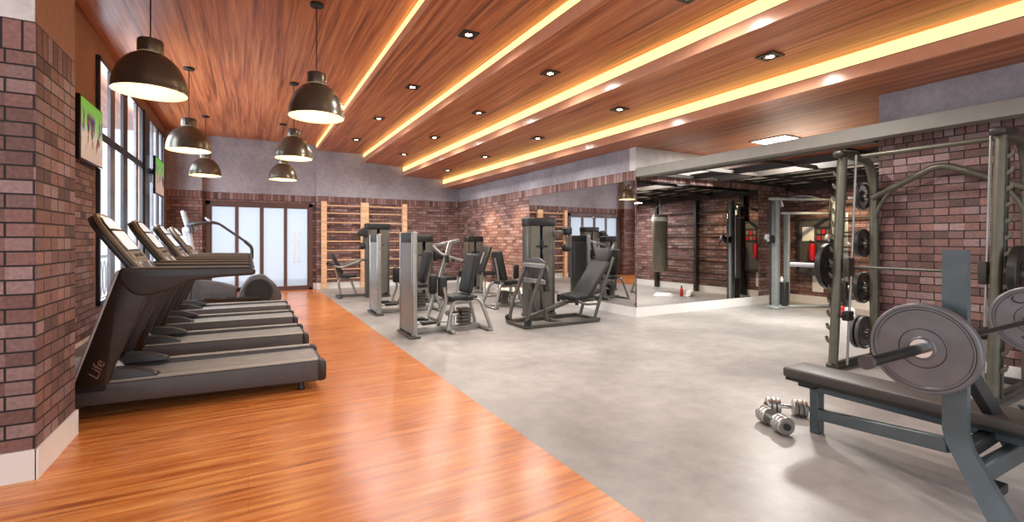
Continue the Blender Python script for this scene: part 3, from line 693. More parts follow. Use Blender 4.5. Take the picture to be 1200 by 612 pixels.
# ------------------------------------------------------------------ strength machines
def pad(b, c, s, rot=None, bev=.03): b.obox(c, s, rot, bev, 3)
def hip_machine(loc, label, rz=0):
    """stack tower at the origin, seat towards local +x"""
    t = thing('hip_machine', label, 'exercise machine', loc, rz, 'hip adductor machines')
    HT = 1.47
    for y in (-.29, .29):
        b = MB(); b.box(-.0, .075, y-.035, y+.035, .03, HT, .02, 3); b.build('tower_post', M['silver'], t)
    b = MB(); b.box(-.03, .12, -.34, .34, 0, .035, .008); b.build('tower_base', M['grey_frame'], t)
    b = MB(); b.box(.004, .10, -.255, .255, HT-.15, HT-.005, .015); b.build('tower_cap', M['vinyl'], t)
    b = MB(); b.box(.010, .016, -.255, .255, .06, HT-.15); b.build('shroud', M['shroud'], t)
    for y in (-.15, .15):
        b = MB(); b.cyl((.05, y, .035), (.05, y, HT-.1), .010, 10); b.build('guide_rod', M['chrome'], t)
    b = MB()
    for k in range(14): b.box(.024, .078, -.2, .2, .07+k*.032, .098+k*.032, .003, 1)
    s = b.build('weight_stack', M['stack'], t)
    b = MB(); b.cyl((.05, 0, .5), (.05, 0, 1.33), .008, 8); b.cyl((.03, 0, .3), (.018, 0, .3), .012, 10); b.build('selector_rod', M['chrome'], s)
    b = MB(); b.box(.086, .092, -.255, .255, .06, HT-.15); b.build('rear_shroud', M['shroud'], t)
    # floor frame
    b = MB(); b.bar((.1, 0, .05), (1.16, 0, .05), .08, .06, .012); b.bar((.62, -.3, .03), (.62, .3, .03), .06, .05, .01); b.bar((1.2, -.32, .025), (1.2, .32, .025), .09, .045, .012); b.build('floor_frame', M['silver'], t)
    for y in (-.22, .22):
        b = MB(); b.tube([(1.22, y*1.3, .04), (1.08, y, .46), (.98, y*.7, .50), (.66, y*.7, .46), (.56, y*.9, .05)], .028, 10, .1); b.build('seat_arch', M['silver'], t)
    b = MB(); b.tube([(.98, 0, .40), (1.02, 0, .75), (1.08, 0, 1.0)], .025, 10, .1); b.bar((.62, 0, .42), (1.02, 0, .42), .08, .05, .01); b.build('back_post', M['silver'], t)
    b = MB(); pad(b, (.82, 0, .50), (.42, .38, .08)); b.build('seat', M['vinyl'], t)
    b = MB(); pad(b, (.985, 0, .85), (.085, .38, .60), (0, .22, 0), .035); b.build('backrest', M['vinyl'], t)
    b = MB()
    for y in (-.26, .26): b.cyl((.84, y, .52), (1.0, y, .52), .018, 10)
    b.cyl((.84, -.26, .48), (.84, .26, .48), .014, 8); b.build('side_handles', M['black'], t)
    for s_ in (-1, 1):
        y = s_*.2
        b = MB(); b.tube([(.50, s_*.04, .16), (.40, s_*.22, .20), (.52, s_*.26, .48), (.48, y+s_*.06, .68)], .026, 10, .08); a = b.build('lever_arm', M['silver'], t)
        b = MB(); pad(b, (.48, y, .69), (.13, .09, .30), None, .042); b.build('thigh_pad', M['vinyl'], a)
        b = MB(); b.bar((.40, s_*.16, .17), (.18, s_*.2, .17), .05, .03, .008); b.box(.16, .34, s_*.2-.07, s_*.2+.07, .185, .205, .006, 1); b.build('foot_plate', M['black'], a)
    b = MB(); b.lathe([(0, -.03), (.10, -.03), (.12, -.015), (.12, .015), (.10, .03), (0, .03)], (.72, 0, .26), seg=24); b.cyl((.72, 0, .06), (.72, 0, .42), .03, 12); b.build('pivot_cam', M['chrome'], t)
    b = MB()
    for k in range(5): b.box(.82, .98, -.11, .11, .09+k*.05, .13+k*.05, .006, 1)
    b.build('counterweight', M['grey_frame'], t)
    b = MB(); b.tube([(.05, 0, 1.32), (.13, 0, 1.25), (.13, 0, .14), (.66, 0, .14)], .006, 6, .05); b.build('cable', M['black'], t)
    return t
hm = hip_machine((1.95, 6.57, 0), 'hip adductor machine nearest the wood floor, its glazed stack tower in front')
dup(hm, (2.0, 8.78, 0), 'hip adductor machine behind the front one, beside the wood floor')
dup(hm, (5.42, 8.42, 0), 'hip adductor machine by the brick wall, its seat facing the leg press', PI)

def stack_tower(t, x0, x1, y0, y1, H_, mat='shroud_dark', face=-1):
    """tall boxed stack: posts, two front panels with a slot, cap; face -1 looks to local -y"""
    yf = y0 if face < 0 else y1
    for x in (x0+.03, x1-.03):
        b = MB(); b.box(x-.03, x+.03, y0, y1, 0, H_-.1, .014, 2); b.build('tower_post', M['grey_frame'], t)
    m = (x0+x1)/2
    for xa, xb in ((x0+.06, m-.035), (m+.035, x1-.06)):
        b = MB(); b.box(xa, xb, yf-.006*face-.006, yf-.006*face+.006, .1, H_-.14); b.build('front_shroud', M[mat], t)
    b = MB(); b.box(x0+.06, x1-.06, (y1 if face < 0 else y0)-.012, (y1 if face < 0 else y0)+.0, .1, H_-.14); b.build('rear_shroud', M[mat], t)
    b = MB(); b.box(x0-.012, x1+.012, y0-.012, y1+.012, H_-.16, H_, .03, 3); b.build('tower_cap', M['black'], t)
    b = MB(); b.box(x0-.01, x1+.01, y0-.02, y1+.02, 0, .05, .008, 1); b.build('tower_base', M['grey_frame'], t)
    for dx in (-.09, .09):
        b = MB(); b.cyl((m+dx, (y0+y1)/2, .05), (m+dx, (y0+y1)/2, H_-.1), .011, 10); b.build('guide_rod', M['chrome'], t)
    b = MB()
    for k in range(15): b.box(m-.17, m+.17, (y0+y1)/2-.06, (y0+y1)/2+.06, .08+k*.034, .11+k*.034, .003, 1)
    b.build('weight_stack', M['stack'], t)
    b = MB(); z = H_*.71; yy = yf+face*.012
    b.box(m-.12, m-.02, yy-.012, yy+.012, z-.012, z+.012, .004, 1); b.box(m+.02, m+.12, yy-.012, yy+.012, z-.012, z+.012, .004, 1); b.box(m-.02, m+.02, yy-.014, yy+.014, z-.05, z+.1, .006, 1)
    b.build('selector_handle', M['black'], t)
# leg press with its tall tower
t = thing('leg_press', 'seated leg press with big foot plate, reclined seat and tall grey stack tower', 'exercise machine', (4.32, 6.40, 0))
stack_tower(t, -.04, .54, .65, .85, 1.76)
b = MB()
for y in (-.3, .3): b.bar((-.66, y, .04), (.78, y, .04), .06, .06, .012)
for x in (-.64, .05, .74): b.bar((x, -.3, .04), (x, .3, .04), .06, .05, .012)
b.bar((.05, .3, .05), (.05, .6, .05), .06, .05, .01)
b.build('floor_frame', M['grey_frame'], t)
pl_ = rounded([(-.33, -.26), (.33, -.26), (.33, .13), (.2, .27), (-.2, .27), (-.33, .13)], [.05, .05, .12, .12, .12, .12], 4)
Mx = Matrix.Translation((-.25, 0, .80)) @ Matrix.Rotation(math.radians(-8), 4, 'Y') @ Matrix(((0, 0, 1, 0), (1, 0, 0, 0), (0, 1, 0, 0), (0, 0, 0, 1)))
b = MB(); b.frame_prism(Mx, pl_, -.02, .02, .008); fp = b.build('foot_plate', M['tm_side'], t)
for y in (-.27, .27):
    b = MB(); b.tube([(-.62, y, .08), (-.56, y, .36), (-.36, y, .82), (-.28, y, 1.0)], .03, 10, .12); b.build('press_arm', M['grey_frame'], t)
    b = MB(); b.tube([(-.18, y*.6, .07), (-.26, y*.6, .45), (-.27, y*.6, .8)], .026, 10, .1); b.build('rear_arm', M['grey_frame'], t)
    b = MB(); b.lathe([(0, -.03), (.05, -.03), (.055, 0), (.05, .03), (0, .03)], (-.62, y*1.13, .10), axis='Y', seg=18); b.build('pivot', M['black'], t)
for z, dx in ((.95, -.31), (.70, -.29)):
    b = MB(); b.bar((dx-.02, -.32, z), (dx-.02, .32, z), .03, .075, .01); b.build('cross_brace', M['silver'], fp)
b = MB(); b.bar((-.55, 0, .09), (.35, .0, .33), .06, .07, .012); b.bar((.3, 0, .33), (.9, 0, .33), .06, .06, .012); b.build('main_beam', M['grey_frame'], t)
b = MB(); pad(b, (.55, 0, .42), (.44, .44, .09), (0, -.12, 0), .035); b.build('seat', M['vinyl'], t)
b = MB(); pad(b, (.84, 0, .70), (.10, .46, .72), (0, .66, 0), .04); b.build('backrest', M['vinyl'], t)
b = MB(); pad(b, (1.10, 0, 1.02), (.13, .32, .42), (0, .30, 0), .05); b.build('headrest', M['black'], t)
for y in (-.2, .2):
    b = MB(); b.tube([(.76, y, .05), (.92, y, .50), (1.17, y, 1.06)], .028, 10, .1); b.build('seat_strut', M['grey_frame'], t)
    b = MB(); b.tube([(.36, y*1.3, .36), (.5, y*1.4, .30), (.72, y*1.4, .30)], .02, 10, .08); g = b.build('side_handle', M['grey_frame'], t)
    b = MB(); b.cyl((.34, y*1.3, .30), (.34, y*1.3, .42), .03, 12); b.build('hand_grip', M['black'], g)
b = MB(); b.bar((.5, .6, 1.50), (.66, .45, 1.50), .07, .06, .012); b.tube([(.62, .45, 1.5), (.64, .42, 1.28), (.62, .42, 1.20)], .025, 10, .05); lv = b.build('lever', M['grey_frame'], t)
b = MB(); pad(b, (.64, .42, 1.52), (.10, .22, .15), None, .04); b.build('arm_pad', M['black'], lv)
b = MB(); pad(b, (.61, .40, 1.22), (.12, .18, .14), None, .05); b.build('arm_pad', M['black'], lv)
# arm curl machine at the back, seat towards -x
t = thing('arm_curl_machine', 'tall grey stack tower with black arm pads and small seat before the wooden wall bars', 'exercise machine', (2.45, 11.3, 0))
stack_tower(t, -.02, .52, 0, .26, 1.76)
b = MB(); b.bar((-.62, .3, .05), (.1, .2, .05), .07, .06, .01); b.bar((-.6, .05, .03), (-.6, .58, .03), .07, .05, .01); b.build('floor_frame', M['grey_frame'], t)
b = MB(); b.tube([(-.56, .3, .05), (-.62, .3, .45), (-.35, .3, .48), (-.2, .3, .06)], .028, 10, .12); b.tube([(-.6, .3, .42), (-.74, .3, .98)], .025, 8); b.build('seat_frame', M['silver'], t)
b = MB(); pad(b, (-.40, .3, .52), (.36, .36, .08)); b.build('seat', M['vinyl'], t)
b = MB(); pad(b, (-.66, .3, .82), (.08, .36, .52), (0, -.42, 0), .035); b.build('backrest', M['vinyl'], t)
for y in (.06, .54):
    b = MB(); b.tube([(-.80, y, .80), (-.60, y, .72), (-.2, y, .86), (.0, .2, .9)], .024, 10, .08); a = b.build('press_arm', M['silver'], t)
    b = MB(); b.cyl((-.84, y, .80), (-.72, y, .80), .03, 12); b.build('hand_grip', M['black'], a)
b = MB(); b.bar((.0, .0, 1.52), (-.22, -.06, 1.52), .07, .06, .012); b.tube([(-.08, -.05, 1.5), (-.12, -.08, 1.3), (-.1, -.08, 1.2)], .025, 10, .05); lv = b.build('lever', M['grey_frame'], t)
b = MB(); b.prism(rounded([(-.27, 1.48), (-.02, 1.42), (-.02, 1.60), (-.10, 1.66), (-.2, 1.58)], .03, 3), -.16, .04, bev=.02); b.build('arm_pad', M['black'], lv)
b = MB(); pad(b, (-.14, -.08, 1.22), (.15, .18, .15), None, .06); b.build('arm_pad', M['black'], lv)
# chest press between the adductors and the back wall
t = thing('chest_press', 'seated chest press with pale overhead arms and a stack tower before the back wall', 'exercise machine', (3.12, 9.75, 0))
stack_tower(t, -.02, .38, 0, .26, 1.47)
b = MB(); b.bar((.3, .1, .05), (1.2, .1, .05), .08, .06, .012); b.bar((.5, -.35, .03), (.5, .5, .03), .07, .05, .01); b.bar((1.15, -.3, .03), (1.15, .45, .03), .07, .05, .01); b.build('floor_frame', M['silver'], t)
b = MB(); b.bar((.34, .05, 1.22), (1.02, .02, 1.36), .08, .07, .015); b.bar((.42, .0, .08), (.78, .0, 1.32), .08, .10, .02); b.build('main_mast', M['silver'], t)
for s in (-1, 1):
    b = MB(); b.tube([(.30, s*.22, 1.24), (.46, s*.30, 1.06), (.84, s*.32, .94), (1.0, s*.34, .90)], .03, 10, .1); a = b.build('press_arm', M['silver'], t)
    b = MB(); b.cyl((.96, s*.24, .90), (.96, s*.46, .90), .032, 12); b.cyl((.56, s*.36, .88), (.56, s*.36, 1.04), .05, 12); b.build('hand_grip', M['black'], a)
b = MB(); pad(b, (.70, .05, .52), (.40, .38, .09)); b.build('seat', M['vinyl'], t)
b = MB(); b.tube([(.7, .05, .06), (.7, .05, .5)], .035, 10); b.build('seat_post', M['silver'], t)
b = MB(); pad(b, (.62, .12, 1.03), (.36, .09, .20), None, .035); b.build('chest_pad', M['vinyl'], t)
b = MB(); b.lathe([(0, -.05), (.07, -.05), (.09, 0), (.07, .05), (0, .05)], (1.02, -.1, .62), axis='Y', seg=20); b.build('roller_pad', M['black'], t)
b = MB(); b.tube([(1.02, -.1, .62), (1.02, .1, .5), (.95, .1, .06)], .024, 8, .06); b.build('roller_arm', M['silver'], t)
# leg curl in the far corner
t = thing('leg_curl_machine', 'leg curl machine with dark tilted back pad in the far corner, its tower against brick', 'exercise machine', (5.1, 11.5, 0))
stack_tower(t, -.0, .46, 0, .26, 1.47)
b = MB(); b.bar((.1, -.05, .05), (.1, -1.5, .05), .08, .06, .012); b.bar((-.25, -1.45, .03), (.45, -1.45, .03), .08, .05, .012); b.bar((-.3, -.5, .03), (.4, -.5, .03), .07, .05, .012); b.build('floor_frame', M['silver'], t)
b = MB(); b.tube([(.1, -.6, .05), (.08, -.7, .48), (-.02, -1.1, .5), (-.2, -1.42, .05)], .03, 10, .12); b.build('seat_frame', M['silver'], t)
b = MB(); pad(b, (.1, -1.0, .54), (.42, .42, .09)); b.build('seat', M['vinyl'], t)
b = MB(); pad(b, (-.08, -1.15, .90), (.09, .40, .66), (0, .36, 0), .035); b.build('backrest', M['vinyl'], t)
b = MB(); b.tube([(-.1, -1.15, .48), (-.16, -1.15, .80), (-.06, -1.15, 1.06)], .024, 8, .08); b.build('back_post', M['silver'], t)
b = MB(); b.tube([(.35, -.7, .55), (.5, -.75, .42), (.52, -1.0, .36)], .026, 10, .08); a = b.build('leg_lever', M['silver'], t)
b = MB(); b.cyl((.52, -1.22, .36), (.52, -.85, .36), .06, 16); b.build('roller_pad', M['black'], a)

# ------------------------------------------------------------------ alcove equipment
t = thing('cable_machine', 'pale grey twin-tower cable machine before the alcove mirror', 'exercise machine', (9.22, 5.62, 0))
tw = [(0, 0), (1.05, -.58)]
for i, (x, y) in enumerate(tw):
    b = MB(); b.box(x-.06, x+.06, y-.06, y+.06, .03, 2.22, .014, 2); b.build('tower_post', M['pale_blue'], t)
    b = MB(); b.box(x+.22, x+.29, y-.05-.08, y+.05-.08, .03, 1.92, .012, 2); b.build('rear_post', M['pale_blue'], t)
    b = MB(); b.cyl((x-.14, y+.02, .05), (x-.14, y+.02, 2.16), .018, 10); r = b.build('carriage_rail', M['dark_steel'], t)
    b = MB(); b.box(x-.19, x-.09, y-.05, y+.09, 1.30, 1.44, .015, 2); b.lathe([(0, -.02), (.055, -.02), (.06, 0), (.055, .02), (0, .02)], (x-.2, y-.05, 1.40), axis='Y', seg=20); c = b.build('pulley_carriage', M['black'], t)
    b = MB(); b.lathe([(0, -.022), (.07, -.022), (.08, 0), (.07, .022), (0, .022)], (x-.27, y-.0, 1.40), axis='Y', seg=24); b.build('pulley_wheel', M['tm_light'], c)
    b = MB()
    for k in range(12): b.box(x+.08, x+.21, y-.14, y+.06, .08+k*.034, .11+k*.034, .003, 1)
    b.box(x+.075, x+.215, y-.15, y+.07, .05, .52, .01, 1)
    s = b.build('weight_stack', M['stack'], t)
    b = MB(); b.lathe([(0, 0), (.032, 0), (.036, .05), (.02, .08), (.02, .11), (0, .11)], (x+.14, y-.04, .52), seg=14); b.build('stack_cap', M['white'], s)
    b = MB(); b.tube([(x-.27, y, 1.47), (x-.14, y, 2.1), (x+.14, y-.04, 2.1), (x+.14, y-.04, .6)], .006, 6, .06); b.build('cable', M['black'], t)
    b = MB(); b.tube([(x-.33, y, 1.38), (x-.36, y-.03, 1.26), (x-.32, y-.06, 1.26), (x-.33, y, 1.38)], .012, 8); b.build('pull_handle', M['black'], t)
b = MB(); b.bar((-.2, .02, 2.18), (1.25, -.53, 2.18), .06, .05, .012); b.bar((.1, -.05, 1.90), (1.25, -.55, 1.90), .05, .05, .012); b.build('top_beam', M['pale_blue'], t)
b = MB(); b.tube([(.28, -.1, 2.2), (.45, -.17, 2.25), (.7, -.27, 2.25), (.9, -.36, 2.2)], .018, 8, .05); b.build('chin_bar', M['tm_light'], t)
b = MB(); b.tube([(-.22, .02, .03), (.1, -.05, .03), (.6, -.38, .03), (1.0, -.5, .03), (1.36, -.55, .03)], .035, 10, .15); b.box(-.2, .34, -.16, .12, 0, .04, .01, 1); b.box(.95, 1.36, -.62, -.4, 0, .04, .01, 1); b.build('floor_frame', M['pale_blue'], t)
b = MB(); b.lathe([(0, 0), (.035, .0), (.04, .03), (.03, .08), (0, .085)], (.17, -.02, 2.03), seg=16); b.box(.155, .185, -.03, .0, 2.1, 2.2); b.build('idler_pulley', M['white'], t)
# wall cabinet with notices and extinguisher
t = thing('wall_cabinet', 'dark grey panel on the alcove brick behind the cable machine', 'wall panel', (XA, 5.50, .62))
b = MB(); b.box(-.10, -.001, -.40, .36, 0, 1.2, .01, 1); b.build('body', M['cab'], t)
b = MB()
for (p, q, r, s) in ((-.40, .36, 1.14, 1.2), (-.40, .36, 0, .05), (-.40, -.35, .05, 1.14), (.31, .36, .05, 1.14)): b.box(-.112, -.10, p, q, r, s)
b.build('frame', M['stack'], t)
o = MB(); o.box(-.118, -.113, -.0, .24, .72, 1.02); tag(o.build('notice_sheet', M['paper']), 'white notice sheet on the dark grey wall panel', 'notice').location = (XA, 5.50, .62)
t2 = thing('notice_card', 'dark card with rows of small red pictures on the dark grey wall panel', 'notice', (XA-.113, 5.32, 1.36))
b = MB(); b.box(-.006, 0, -.15, .13, -.04, .28); b.build('backing', M['black'], t2)
for i in range(3):
    for j in range(2):
        b = MB(); b.box(-.009, -.006, -.13+i*.09, -.065+i*.09, .0+j*.13, .09+j*.13); b.build('picture', M['red' if (i+j) % 2 == 0 else 'tan'], t2)
t2 = thing('fire_extinguisher', 'red fire extinguisher hung on the dark grey wall panel', 'fire extinguisher', (XA-.185, 5.5, .93))
b = MB(); b.lathe([(0, 0), (.06, 0), (.068, .012), (.068, .29), (.055, .335), (.025, .355), (.022, .37), (0, .37)], seg=24); b.build('cylinder', M['red'], t2)
b = MB(); b.box(-.02, .02, -.02, .02, .37, .40); b.bar((0, 0, .40), (-.10, 0, .43), .02, .012, .003); b.bar((0, 0, .385), (-.09, 0, .385), .02, .012, .003); b.build('valve', M['black'], t2)
b = MB(); b.tube([(.0, -.02, .38), (0, -.08, .36), (0, -.085, .15), (0, -.08, .06)], .011, 8, .04); b.build('hose', M['black'], t2)
b = MB(); b.box(.066, .072, -.05, .05, -.05, .22); b.box(-.07, .072, -.05, .05, -.012, .0); b.build('bracket', M['black'], t2)
b = MB(); b.box(-.012, -.001, -.11, .11, 0, .34, .002, 1)
o = b.build('notice_sheet', M['paper']); o.location = (XA, 5.48, .26); tag(o, 'white sheet on the alcove brick just below the dark grey wall panel', 'notice')
# punching bag on a chain
t = thing('punching_bag', 'long grey leather punching bag hanging on chains in the alcove', 'punching bag', (9.55, 3.27, .52))
b = MB(); b.lathe([(0, 0), (.14, .0), (.185, .03), (.20, .08), (.20, 1.46), (.19, 1.5), (.12, 1.52), (0, 1.52)], seg=36); b.build('bag', M['bag'], t)
b = MB(); b.lathe([(.201, 1.34), (.207, 1.35), (.207, 1.44), (.201, 1.45)], seg=36); b.build('collar', M['paper'], t)
for k in range(4):
    a = PI/4+k*PI/2; b = MB(); b.tube([(.17*math.cos(a), .17*math.sin(a), 1.5), (.1*math.cos(a), .1*math.sin(a), 1.7), (0, 0, 1.78)], .009, 6); b.build('strap', M['tm_light'], t)
b = MB()
for k in range(4):
    b.tube([(.018*math.cos(q*PI/4)*(1 if k % 2 else 0), .018*math.cos(q*PI/4)*(0 if k % 2 else 1), 1.775+.036*k+.024*math.sin(q*PI/4)) for q in range(8)], .005, 6, closed=True)
b.cyl((0, 0, 1.86), (0, 0, 1.92), .008, 8); b.box(-.08, .08, -.05, .05, 1.915, 1.93); b.build('chain', M['chrome'], t)
# towels and bottle on the alcove floor
def towel(loc, rz, L_, W_, label, roll=False):
    b = MB()
    if roll:
        prof = [(0, -L_/2), (W_*.8, -L_/2), (W_, -L_/2+.02), (W_, L_/2-.02), (W_*.8, L_/2), (0, L_/2)]
        b.lathe(prof, (0, 0, W_*.98), axis='X', seg=24); b.box(-L_/2, L_/2, -W_*1.6, 0, .0, .02, .008, 2)
    else:
        for k in range(3): b.box(-L_/2+.02*k, L_/2-.03*k, -W_/2+.01*k, W_/2-.02*k, .022*k, .022*k+.022, .01, 3)
    o = b.build('towel', M['towel']); o.location = loc; o.rotation_euler = (0, 0, rz); return tag(o, label, 'towel')
towel((8.85, 4.05, 0), .9, .46, .26, 'folded white towel lying flat on the alcove floor')
towel((9.35, 4.42, 0), -.4, .3, .075, 'rolled white towel on the alcove floor near the cable machine', True)
t = thing('drink_bottle', 'red drink bottle standing beside the folded towel in the alcove', 'bottle', (9.12, 4.36, 0))
b = MB(); b.lathe([(0, 0), (.034, 0), (.038, .01), (.038, .16), (.03, .19), (.016, .205), (.016, .215), (0, .215)], seg=20); b.build('body', M['red'], t)
b = MB(); b.lathe([(0, .205), (.02, .205), (.02, .24), (.012, .26), (0, .26)], seg=16); b.build('cap', M['black'], t)

# ------------------------------------------------------------------ weight plates
def plate_mesh(b, R, th, hub=True):
    """disc about the local x axis, with raised rim and hub on both faces"""
    h = th/2
    pr = [(.026, -h*1.05), (.052, -h*1.05), (.058, -h*.8), (R*.42, -h*.72), (R*.44, -h*.55), (R*.84, -h*.55), (R*.87, -h), (R*.97, -h), (R, -h*.75), (R, h*.75), (R*.97, h), (R*.87, h), (R*.84, h*.55), (R*.44, h*.55), (R*.42, h*.72), (.058, h*.8), (.052, h*1.05), (.026, h*1.05), (.026, -h*1.05)]
    b.lathe(pr, axis='X', seg=64)
def weight_plate(loc, R, th, label, mat, group, rz=0, rim=None):
    t = thing('weight_plate', label, 'weight plate', loc, rz, group)
    b = MB(); plate_mesh(b, R, th); b.build('disc', M[mat], t, 30)
    for s in (-1, 1):
        b = MB(); b.lathe([(.025, 0), (.046, 0), (.046, th*.16), (.025, th*.16), (.025, 0)], (s*th*.5-(th*.16 if s < 0 else 0), 0, 0), axis='X', seg=24); b.build('hub_ring', M['chrome'], t)
        b = MB(); b.lathe([(R*.905, 0), (R*.92, 0), (R*.92, .0015), (R*.905, .0015), (R*.905, 0)], (s*(th*.5+.0003)-(.0015 if s < 0 else 0), 0, 0), axis='X', seg=56); b.build('rim_groove', M['black'], t)
        b = MB(); b.lathe([(R*.42, 0), (R*.435, 0), (R*.435, .002), (R*.42, .002), (R*.42, 0)], (s*th*.36-(.002 if s < 0 else 0), 0, 0), axis='X', seg=56); b.build('hub_groove', M['black'], t)
    return t

# ------------------------------------------------------------------ smith machine
YF, YN = 2.62, 1.42
t = thing('smith_machine', 'olive grey smith machine with guided bar against the brick pier', 'smith machine', (5.8, 2.02, 0))
ox, oy = -5.8, -2.02
for y in (YF, YN):
    yy = y+oy; s = 1 if y > 2 else -1
    b = MB(); b.tube([(5.30+ox, yy, .0), (5.50+ox, yy, 2.24)], .042, 14); b.build('front_upright', M['olive'], t)
    b = MB(); b.tube([(6.175+ox, yy, .02), (6.165+ox, yy, 1.98), (6.05+ox, yy, 2.24), (5.50+ox, yy, 2.27)], .045, 14, .22); b.build('rear_upright', M['olive'], t)
    b = MB(); b.bar((5.22+ox, yy, .045), (6.19+ox, yy, .045), .075, .07, .015); b.build('foot_rail', M['olive_dark'], t)
    b = MB(); b.obox((5.56+ox, yy, 2.27), (.36, .11, .075), (0, -.06, 0), .03, 3); b.build('top_cap', M['olive_dark'], t)
    gy = yy-s*.085
    b = MB(); b.cyl((5.40+ox, gy, .06), (5.585+ox, gy, 2.25), .012, 12); b.build('guide_rod', M['silver'], t)
    b = MB(); b.bar((5.33+ox, yy+s*.036, .06), (5.505+ox, yy+s*.036, 2.2), .03, .05, .003, up=(1, 0, 0)); ch = b.build('hook_rail', M['olive_dark'], t)
    for k in range(14):
        z = .30+k*.135; x = 5.30+.2*z/2.24-.045+ox
        w0, w1 = yy+s*.040, yy+s*.088
        b = MB(); b.prism(rounded([(w0, z-.035), (w1-s*.012, z-.008), (w1, z+.04), (w1-s*.016, z+.046), (w1-s*.026, z+.014), (w0, z+.012)], .005, 2), x+.028, x+.062, 'YZ', bev=.003, seg=1); b.build('catch_hook', M['olive'], t)
    b = MB(); b.box(5.37+ox, 5.50+ox, gy-.03, gy+.03, .98, 1.17, .012, 2); b.build('bar_carriage', M['olive_dark'], t)
    b = MB(); b.box(5.36+ox, 5.47+ox, gy-.035, gy+.035, .52, .62, .012, 2); b.cyl((5.34+ox, gy, .57), (5.28+ox, gy, .57), .016, 10); b.build('safety_stop', M['black'], t)
    for z in (1.86, 1.32, .81, .30):
        L_ = .26
        b = MB(); b.cyl((6.168+ox-.002*z, yy, z), (6.168+ox, yy+s*L_, z), .022, 14); b.build('storage_peg', M['chrome'], t)
    b = MB(); b.tube([(6.15+ox, yy, 1.55), (6.14+ox, yy-s*.05, 1.72), (6.13+ox, yy-s*.17, 1.90)], .022, 10, .1); b.build('gusset', M['olive'], t)
b = MB(); b.cyl((5.80+ox, YN+oy, 2.262), (5.80+ox, YF+oy, 2.262), .026, 12); b.build('top_crossbar', M['olive'], t)
b = MB(); b.tube([(6.13+ox, YF+oy, 1.83), (6.12+ox, 2.08+oy, 2.10), (6.12+ox, 1.96+oy, 2.10), (6.13+ox, YN+oy, 1.83)], .034, 12, .1); b.build('arched_brace', M['olive'], t)
b = MB(); b.bar((6.15+ox, YN+oy, .05), (6.15+ox, YF+oy, .05), .06, .06, .012); b.build('rear_floor_rail', M['olive_dark'], t)
BX = 5.465
b = MB(); b.cyl((BX+ox, YN-.02+oy, 1.075), (BX+ox, YF+.02+oy, 1.075), .015, 14); br = b.build('lifting_bar', M['grey_frame'], t)
for s, y in ((1, YF), (-1, YN)):
    b = MB(); b.cyl((BX+ox, y+s*.02+oy, 1.075), (BX+ox, y+s*.53+oy, 1.075), .025, 16); b.cyl((BX+ox, y+s*.06+oy, 1.075), (BX+ox, y+s*.075+oy, 1.075), .04, 20); b.build('bar_sleeve', M['tm_light'], br)
weight_plate((BX, YF+.12, 1.075), .245, .055, 'black weight plate on the far end of the smith machine bar', 'plate_dark', 'plates on the smith machine bar', PI/2)
weight_plate((BX, YN-.12, 1.075), .235, .06, 'black weight plate with bright edge on the near end of the smith machine bar', 'plate_dark', 'plates on the smith machine bar', -PI/2)
for z, R, lb in [(1.86, .162, 'topmost'), (1.32, .165, 'second from the top'), (.81, .18, 'third from the top')]:
    weight_plate((6.165, YF+.115, z), R, .05, 'black weight plate on the smith machine storage peg, %s' % lb, 'plate_dark', 'plates stored on the smith machine', PI/2)
weight_plate((6.165, YF+.095, .30), .19, .04, 'ribbed weight plate on the lowest storage peg of the smith machine, inner of two', 'tm_side', 'plates stored on the smith machine', PI/2)
weight_plate((6.165, YF+.155, .30), .19, .04, 'ribbed weight plate on the lowest storage peg of the smith machine, outer of two', 'tm_side', 'plates stored on the smith machine', PI/2)

# ------------------------------------------------------------------ bench press, barbell
BY, BZ, PX = .955, .81, 3.075
t = thing('weight_bench', 'long dark flat weight bench with blue grey steel frame in front of the smith machine', 'weight bench', (3.48, 1.4, 0))
ox, oy = -3.48, -1.4
b = MB(); b.box(3.345+ox, 3.625+ox, .45+oy, 1.99+oy, .375, .445, .018, 3); b.build('bench_pad', M['pad'], t)
b = MB(); b.box(3.36+ox, 3.61+ox, .46+oy, 1.975+oy, .355, .377); b.build('pad_board', M['bench_dark'], t)
b = MB(); b.box(3.445+ox, 3.525+ox, .5+oy, 1.86+oy, .295, .355, .006, 1); b.build('top_rail', M['bench_grey'], t)
b = MB(); b.box(3.38+ox, 3.6+ox, 1.79+oy, 1.90+oy, .325, .356, .004, 1); b.build('pad_bracket', M['bench_dark'], t)
b = MB(); b.box(3.45+ox, 3.53+ox, 1.80+oy, 1.86+oy, .0, .33, .006, 1); b.build('leg', M['bench_grey'], t)
b = MB(); b.bar((3.49+ox, 1.83+oy, .13), (3.09+ox, .985+oy, .315), .05, .075, .006); b.build('lower_rail', M['bench_grey'], t)
# upright that carries the bar, with a splayed foot
b = MB(); b.loft([(PX+ox, BY+oy, 1.303, .022, .048), (PX+ox, BY+oy, .40, .022, .048), (PX+.0+ox, BY-.015+oy, .335, .022, .048), (2.955+ox, BY-.24+oy, 0, .022, .056)]); b.build('upright', M['bench_grey'], t, 20)
b = MB(); b.prism([(BY+.062, BZ+.05), (BY+.135, BZ+.05), (BY+.135, BZ-.0), (BY+.115, BZ-.02), (BY+.062, BZ-.055)], PX-.02, PX+.02, 'YZ', bev=.004)
for v in b.bm.verts:
    v.co.x += ox; v.co.y += oy
b.build('bar_hook', M['bench_dark'], t)
b = MB(); b.bar((PX+.02+ox, BY+oy, .78), (3.62+ox, BY-.06+oy, .24), .05, .08, .006); b.build('diagonal_brace', M['bench_dark'], t)
b = MB(); b.bar((PX+.02+ox, BY-.02+oy, .30), (4.0+ox, BY+.0+oy, .30), .06, .07, .006); b.build('cross_rail', M['bench_dark'], t)
